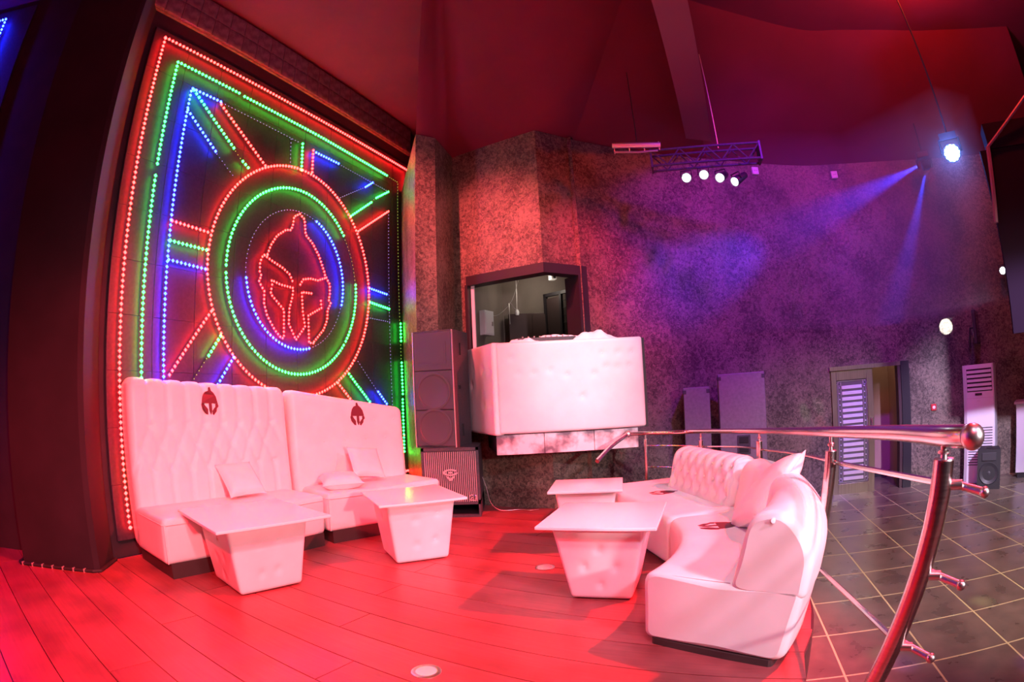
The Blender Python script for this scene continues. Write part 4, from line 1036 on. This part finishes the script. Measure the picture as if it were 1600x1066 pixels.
def spotlight(loc, aim, r, label):
    L0 = Vector(loc); d = (Vector(aim)-L0).normalized(); q = d.to_track_quat('-Y', 'Z').to_matrix().to_4x4(); q.translation = L0
    s_ = empty('spotlight', loc, 0, label, 'spotlight', 'round spotlights of the rig'); s_.matrix_world = q
    MB().lathe([(r*.45,.22),(r*.8,.2),(r*1.05,.06),(r*1.15,-.02),(r*1.1,-.03),(r,-.02)], (0,0,0), 18, 'y').build('can', BLACK, s_, smooth=True)
    MB().lathe([(r*.99,-.012),(r*.9,-.022),(r*.4,-.03),(r*.05,-.031)], (0,0,0), 18, 'y').build('lens', LENS, s_, smooth=True)
    mb = MB(); mb.tube([(-r*1.25,.05,0),(-r*1.25,.05,r*1.6),(r*1.25,.05,r*1.6),(r*1.25,.05,0)], .008, 6); mb.build('yoke', BLACK, s_)
    return s_
for k, (p, aim, lb) in enumerate((((2.08,5.72,3.71),(0,0,1.4),'spotlight on the truss end towards the booth'),((2.27,5.64,3.72),(.2,0,1.4),'brightest spotlight, second on the truss from the booth side'),
        ((2.44,5.56,3.66),(-1.8,1.2,.6),'spotlight turned slightly away, third on the truss from the booth side'),((2.60,5.50,3.60),(-3.0,3.4,.0),'spotlight turned far aside at the outer truss end'))):
    spotlight(p, aim, .05 if k < 2 else .05, lb)
bar = empty('lighting_bar', (1.60,5.95,4.22), R(-14), 'pale metal bar hanging beside the truss near the booth', 'bar')
MB().tube([(-.30,0,.03),(.28,0,-.02)], .035, 10).build('tube', LACQ, bar, smooth=True); MB().tube([(-.28,.0,-.06),(.0,.0,-.09),(.24,0,-.09)], .012, 8).build('lower_tube', LACQ, bar, smooth=True)
for x in (-.28,-.1,.08,.26): MB().tube([(x,0,.03),(x,0,-.085)], .006, 5).build('link', LACQ, bar)
MB().tube([(0,0,0),(0,0,ZC-4.22)], .005, 5).build('hanging_rod', BLACK, bar)
# blue moving head facing the camera and a second, wall-washing head beside it
BLEN = emis('blue_lens', (.35,.6,1), 25)
mh = empty('moving_light', (5.40,4.60,3.85), 0, 'dazzling blue-white moving-head light under the ceiling at the right', 'spotlight')
d = (Vector((0,0,1.4))-Vector((5.40,4.60,3.85))).normalized(); mh.matrix_world = Matrix.Translation((5.40,4.60,3.85)) @ d.to_track_quat('-Y', 'Z').to_matrix().to_4x4()
MB().lathe([(.05,.26),(.10,.24),(.12,.05),(.125,-.01),(.115,-.02)], (0,0,0), 20, 'y').build('head', BLACK, mh, smooth=True)
mb = MB()
for k in range(12):
    a = k*math.pi/6; mb.ball((.088*math.cos(a), -.022, .088*math.sin(a)), .020, 6)
mb.ball((0,-.02,0), .075, 8); mb.build('lens_ring', BLEN, mh, smooth=True)
mb = MB(); mb.tube([(-.14,.08,0),(-.14,.1,.18),(.14,.1,.18),(.14,.08,0)], .018, 8); mb.box(-.12,.12,.0,.2,.17,.26); mb.build('yoke', BLACK, mh)
MB().tube([(0,.1,.25),(0,-.6,1.85)], .012, 6).build('hanging_rod', BLACK, mh)
small = spotlight((7.50,5.79,2.66), (0,0,1.4), .055, 'small bluish spotlight at the right end of the papered wall')
MB().tube([(0,.15,0),(.05,.45,.02)], .012, 6).build('wall_arm', BLACK, small)
# ceiling fittings
for i, (x, y, lb) in enumerate(((-.555,6.38,'over the light panel side'),(2.75,7.0,'beside the ceiling beam towards the wall'),(3.1,6.25,'right of the ceiling beam'),(4.05,6.8,'midway between beam and blue light'))):
    q = empty('sprinkler', (x,y,ZC), 0, 'small ceiling sprinkler %s' % lb, 'sprinkler', 'ceiling sprinklers')
    MB().lathe([(.05,0),(.05,-.012),(.015,-.02),(.012,-.06)], (0,0,0), 12).build('body', STEELD, q, smooth=True); MB().lathe([(.035,-.062),(.035,-.066)], (0,0,0), 10).build('deflector', STEELD, q)
q = empty('smoke_detector', (5.85,6.02,ZC), 0, 'round white smoke detector on the ceiling', 'smoke detector'); MB().lathe([(.075,0),(.075,-.025),(.055,-.045),(.01,-.05)], (0,0,0), 18).build('body', WHITEP, q, smooth=True); MB().lathe([(.02,-.05),(.015,-.056)], (0,0,0), 10).build('vent', SEAM, q)

# recessed floor lights
for (x, y, lb) in ((-.504,2.52,'round recessed floor light nearest the camera'),(.175,4.22,'round recessed floor light just left of the cube table before the curved sofa')):
    q = empty('floor_light', (x,y,0), 0, lb, 'floor light', 'recessed floor lights')
    MB().lathe([(.078,.0),(.078,.004),(.07,.007),(.056,.006)], (0,0,0), 24).build('rim', STEELD, q, smooth=True); MB().lathe([(.055,.0),(.055,.006),(.03,.009),(.002,.0095)], (0,0,0), 20).build('lens', mat('lamp_glass', (.75,.7,.62), .2), q, smooth=True)
# low twin-driver box by the wall left of the sofas
tb = empty('driver_box', (-3.60,3.98,.36), R(62), 'low black box with two round drivers between column and booth sofa', 'loudspeaker')
MB().rbox(-.28,.28,-.02,.22,.0,.30,.01,(1,1,1)).build('cabinet', BLACK, tb)
for x in (-.13,.13): MB().lathe([(.02,0),(.05,.01),(.10,-.012),(.115,-.016),(.12,0),(.11,.03)], (x,-.025,.17), 20, 'y').build('driver', GRILLE, tb, smooth=True)
MB().box(-.28,.28,-.08,.0,-.03,.0).build('ledge', mat('red_ledge', (.08,.02,.02), .5), tb)
# mezzanine front at the right edge
mz = struct(empty('trim_3', (5.3,3.95,1.6), 0), 'dark hanging fascia of the mezzanine at the right edge')
mzd = (Vector((6.6,2.6))-Vector((5.18,3.95))).normalized()
mb = MB(); wall_strip(mb, [(-.12,0),(-.12+mzd.x*3, mzd.y*3)], 0, 2.0, .08); mb.build('fascia', mat('fascia_cloth', (.012,.006,.014), .9, spec=.05), mz)
mb = MB(); mb.tube([(-.14,.0,1.18),(-.06,-.1,2.02)], .03, 6); mb.tube([(-.06,-.1,2.02),(.35,-.65,2.5)], .02, 6); mb.build('edge_strip', mat('pink_edge', (.2,.1,.18), .5), mz)
mb = MB(); wall_strip(mb, [(-.05,-.1),(-.05+mzd.x*3,-.1+mzd.y*3)], 2.0, 2.3, .3); mb.build('soffit', mat('fascia_cloth', (.012,.006,.014), .9, spec=.05), mz)
lamp('blue_head_light', 'POINT', (5.28,4.50,3.79), None, 45, (.10,.22,1), .05)
# small coloured dots from a mirror effect on wall and tiles
for p_, c_ in (((4.35,7.36,.62),(.2,.25,1)), ((4.25,7.36,.90),(.1,.8,.2)), ((4.50,7.36,.95),(.9,.9,1)), ((4.55,7.36,.66),(1,.15,.1)), ((2.35,2.55,ZL),(.1,.15,1)), ((3.5,2.9,ZL),(.7,1,.3)), ((2.3,2.75,ZL),(.1,.7,.3)), ((3.0,1.9,ZL),(.25,.1,1))):
    lamp('disco_dot', 'SPOT', (2.9,5.2,3.9), p_, 420 if p_[2] > 0 else 500, c_, .02, 3.2, 1.0)
# a pair of blue beams from the second head, visible in the thin stage haze
mh2 = empty('moving_light', (6.38,6.11,4.35), R(-40), 'dark moving-head fixture sending two blue beams along the papered wall', 'spotlight')
MB().rbox(-.11,.11,-.09,.09,.10,.20,.02,(1,1,1)).build('base', BLACK, mh2)
for sx in (-.12,.12): MB().tube([(sx,0,.10),(sx,0,-.05)], .02, 8).build('yoke_arm', BLACK, mh2)
MB().lathe([(.05,.10),(.085,.06),(.09,-.04),(.07,-.06)], (0,0,0), 16, 'x').build('head', BLACK, mh2, smooth=True)
MB().tube([(0,0,.2),(0,0,ZC-4.35)], .012, 6).build('hanging_rod', BLACK, mh2)
lamp('blue_beam', 'SPOT', (6.24,6.16,4.33), (3.5,7.05,3.2), 1900, (.025,.035,1), .02, 20, .9)
lamp('blue_beam', 'SPOT', (6.36,6.13,4.22), (5.45,6.72,1.9), 1500, (.03,.05,1), .02, 15, .9)
lamp('gobo_spot', 'SPOT', (3.2,1.5,1.7), (6.72,6.60,1.92), 14000, (1,1,1), .01, 2.3, .1)
hz = MB().prism([(2.6,6.3),(4.6,5.9),(5.1,4.3),(5.8,4.3),(6.4,5.6),(6.7,6.5),(5.2,7.15),(3.0,7.2)], 2.0, 4.6).build('haze', bpy.data.materials.new('stage_haze'))
m = hz.data.materials[0]; m.use_nodes = True; N = m.node_tree.nodes; N.clear(); o = N.new('ShaderNodeOutputMaterial'); v = N.new('ShaderNodeVolumeScatter')
v.inputs['Anisotropy'].default_value = .1; L = m.node_tree.links; tc = N.new('ShaderNodeTexCoord'); ds_ = N.new('ShaderNodeVectorMath'); ds_.operation = 'DISTANCE'; ds_.inputs[1].default_value = (6.2,6.1,4.2); L.new(tc.outputs['Object'], ds_.inputs[0]); mr = N.new('ShaderNodeMapRange'); mr.interpolation_type = 'SMOOTHSTEP'; mr.inputs['From Max'].default_value = 4.0; mr.inputs['To Min'].default_value = .26; mr.inputs['To Max'].default_value = .07; L.new(ds_.outputs['Value'], mr.inputs['Value']); L.new(mr.outputs[0], v.inputs['Density']); m.node_tree.links.new(v.outputs[0], o.inputs['Volume'])
tag(hz, 'thin stage haze hanging in front of the papered wall', 'haze'); hz['kind'] = 'stuff'
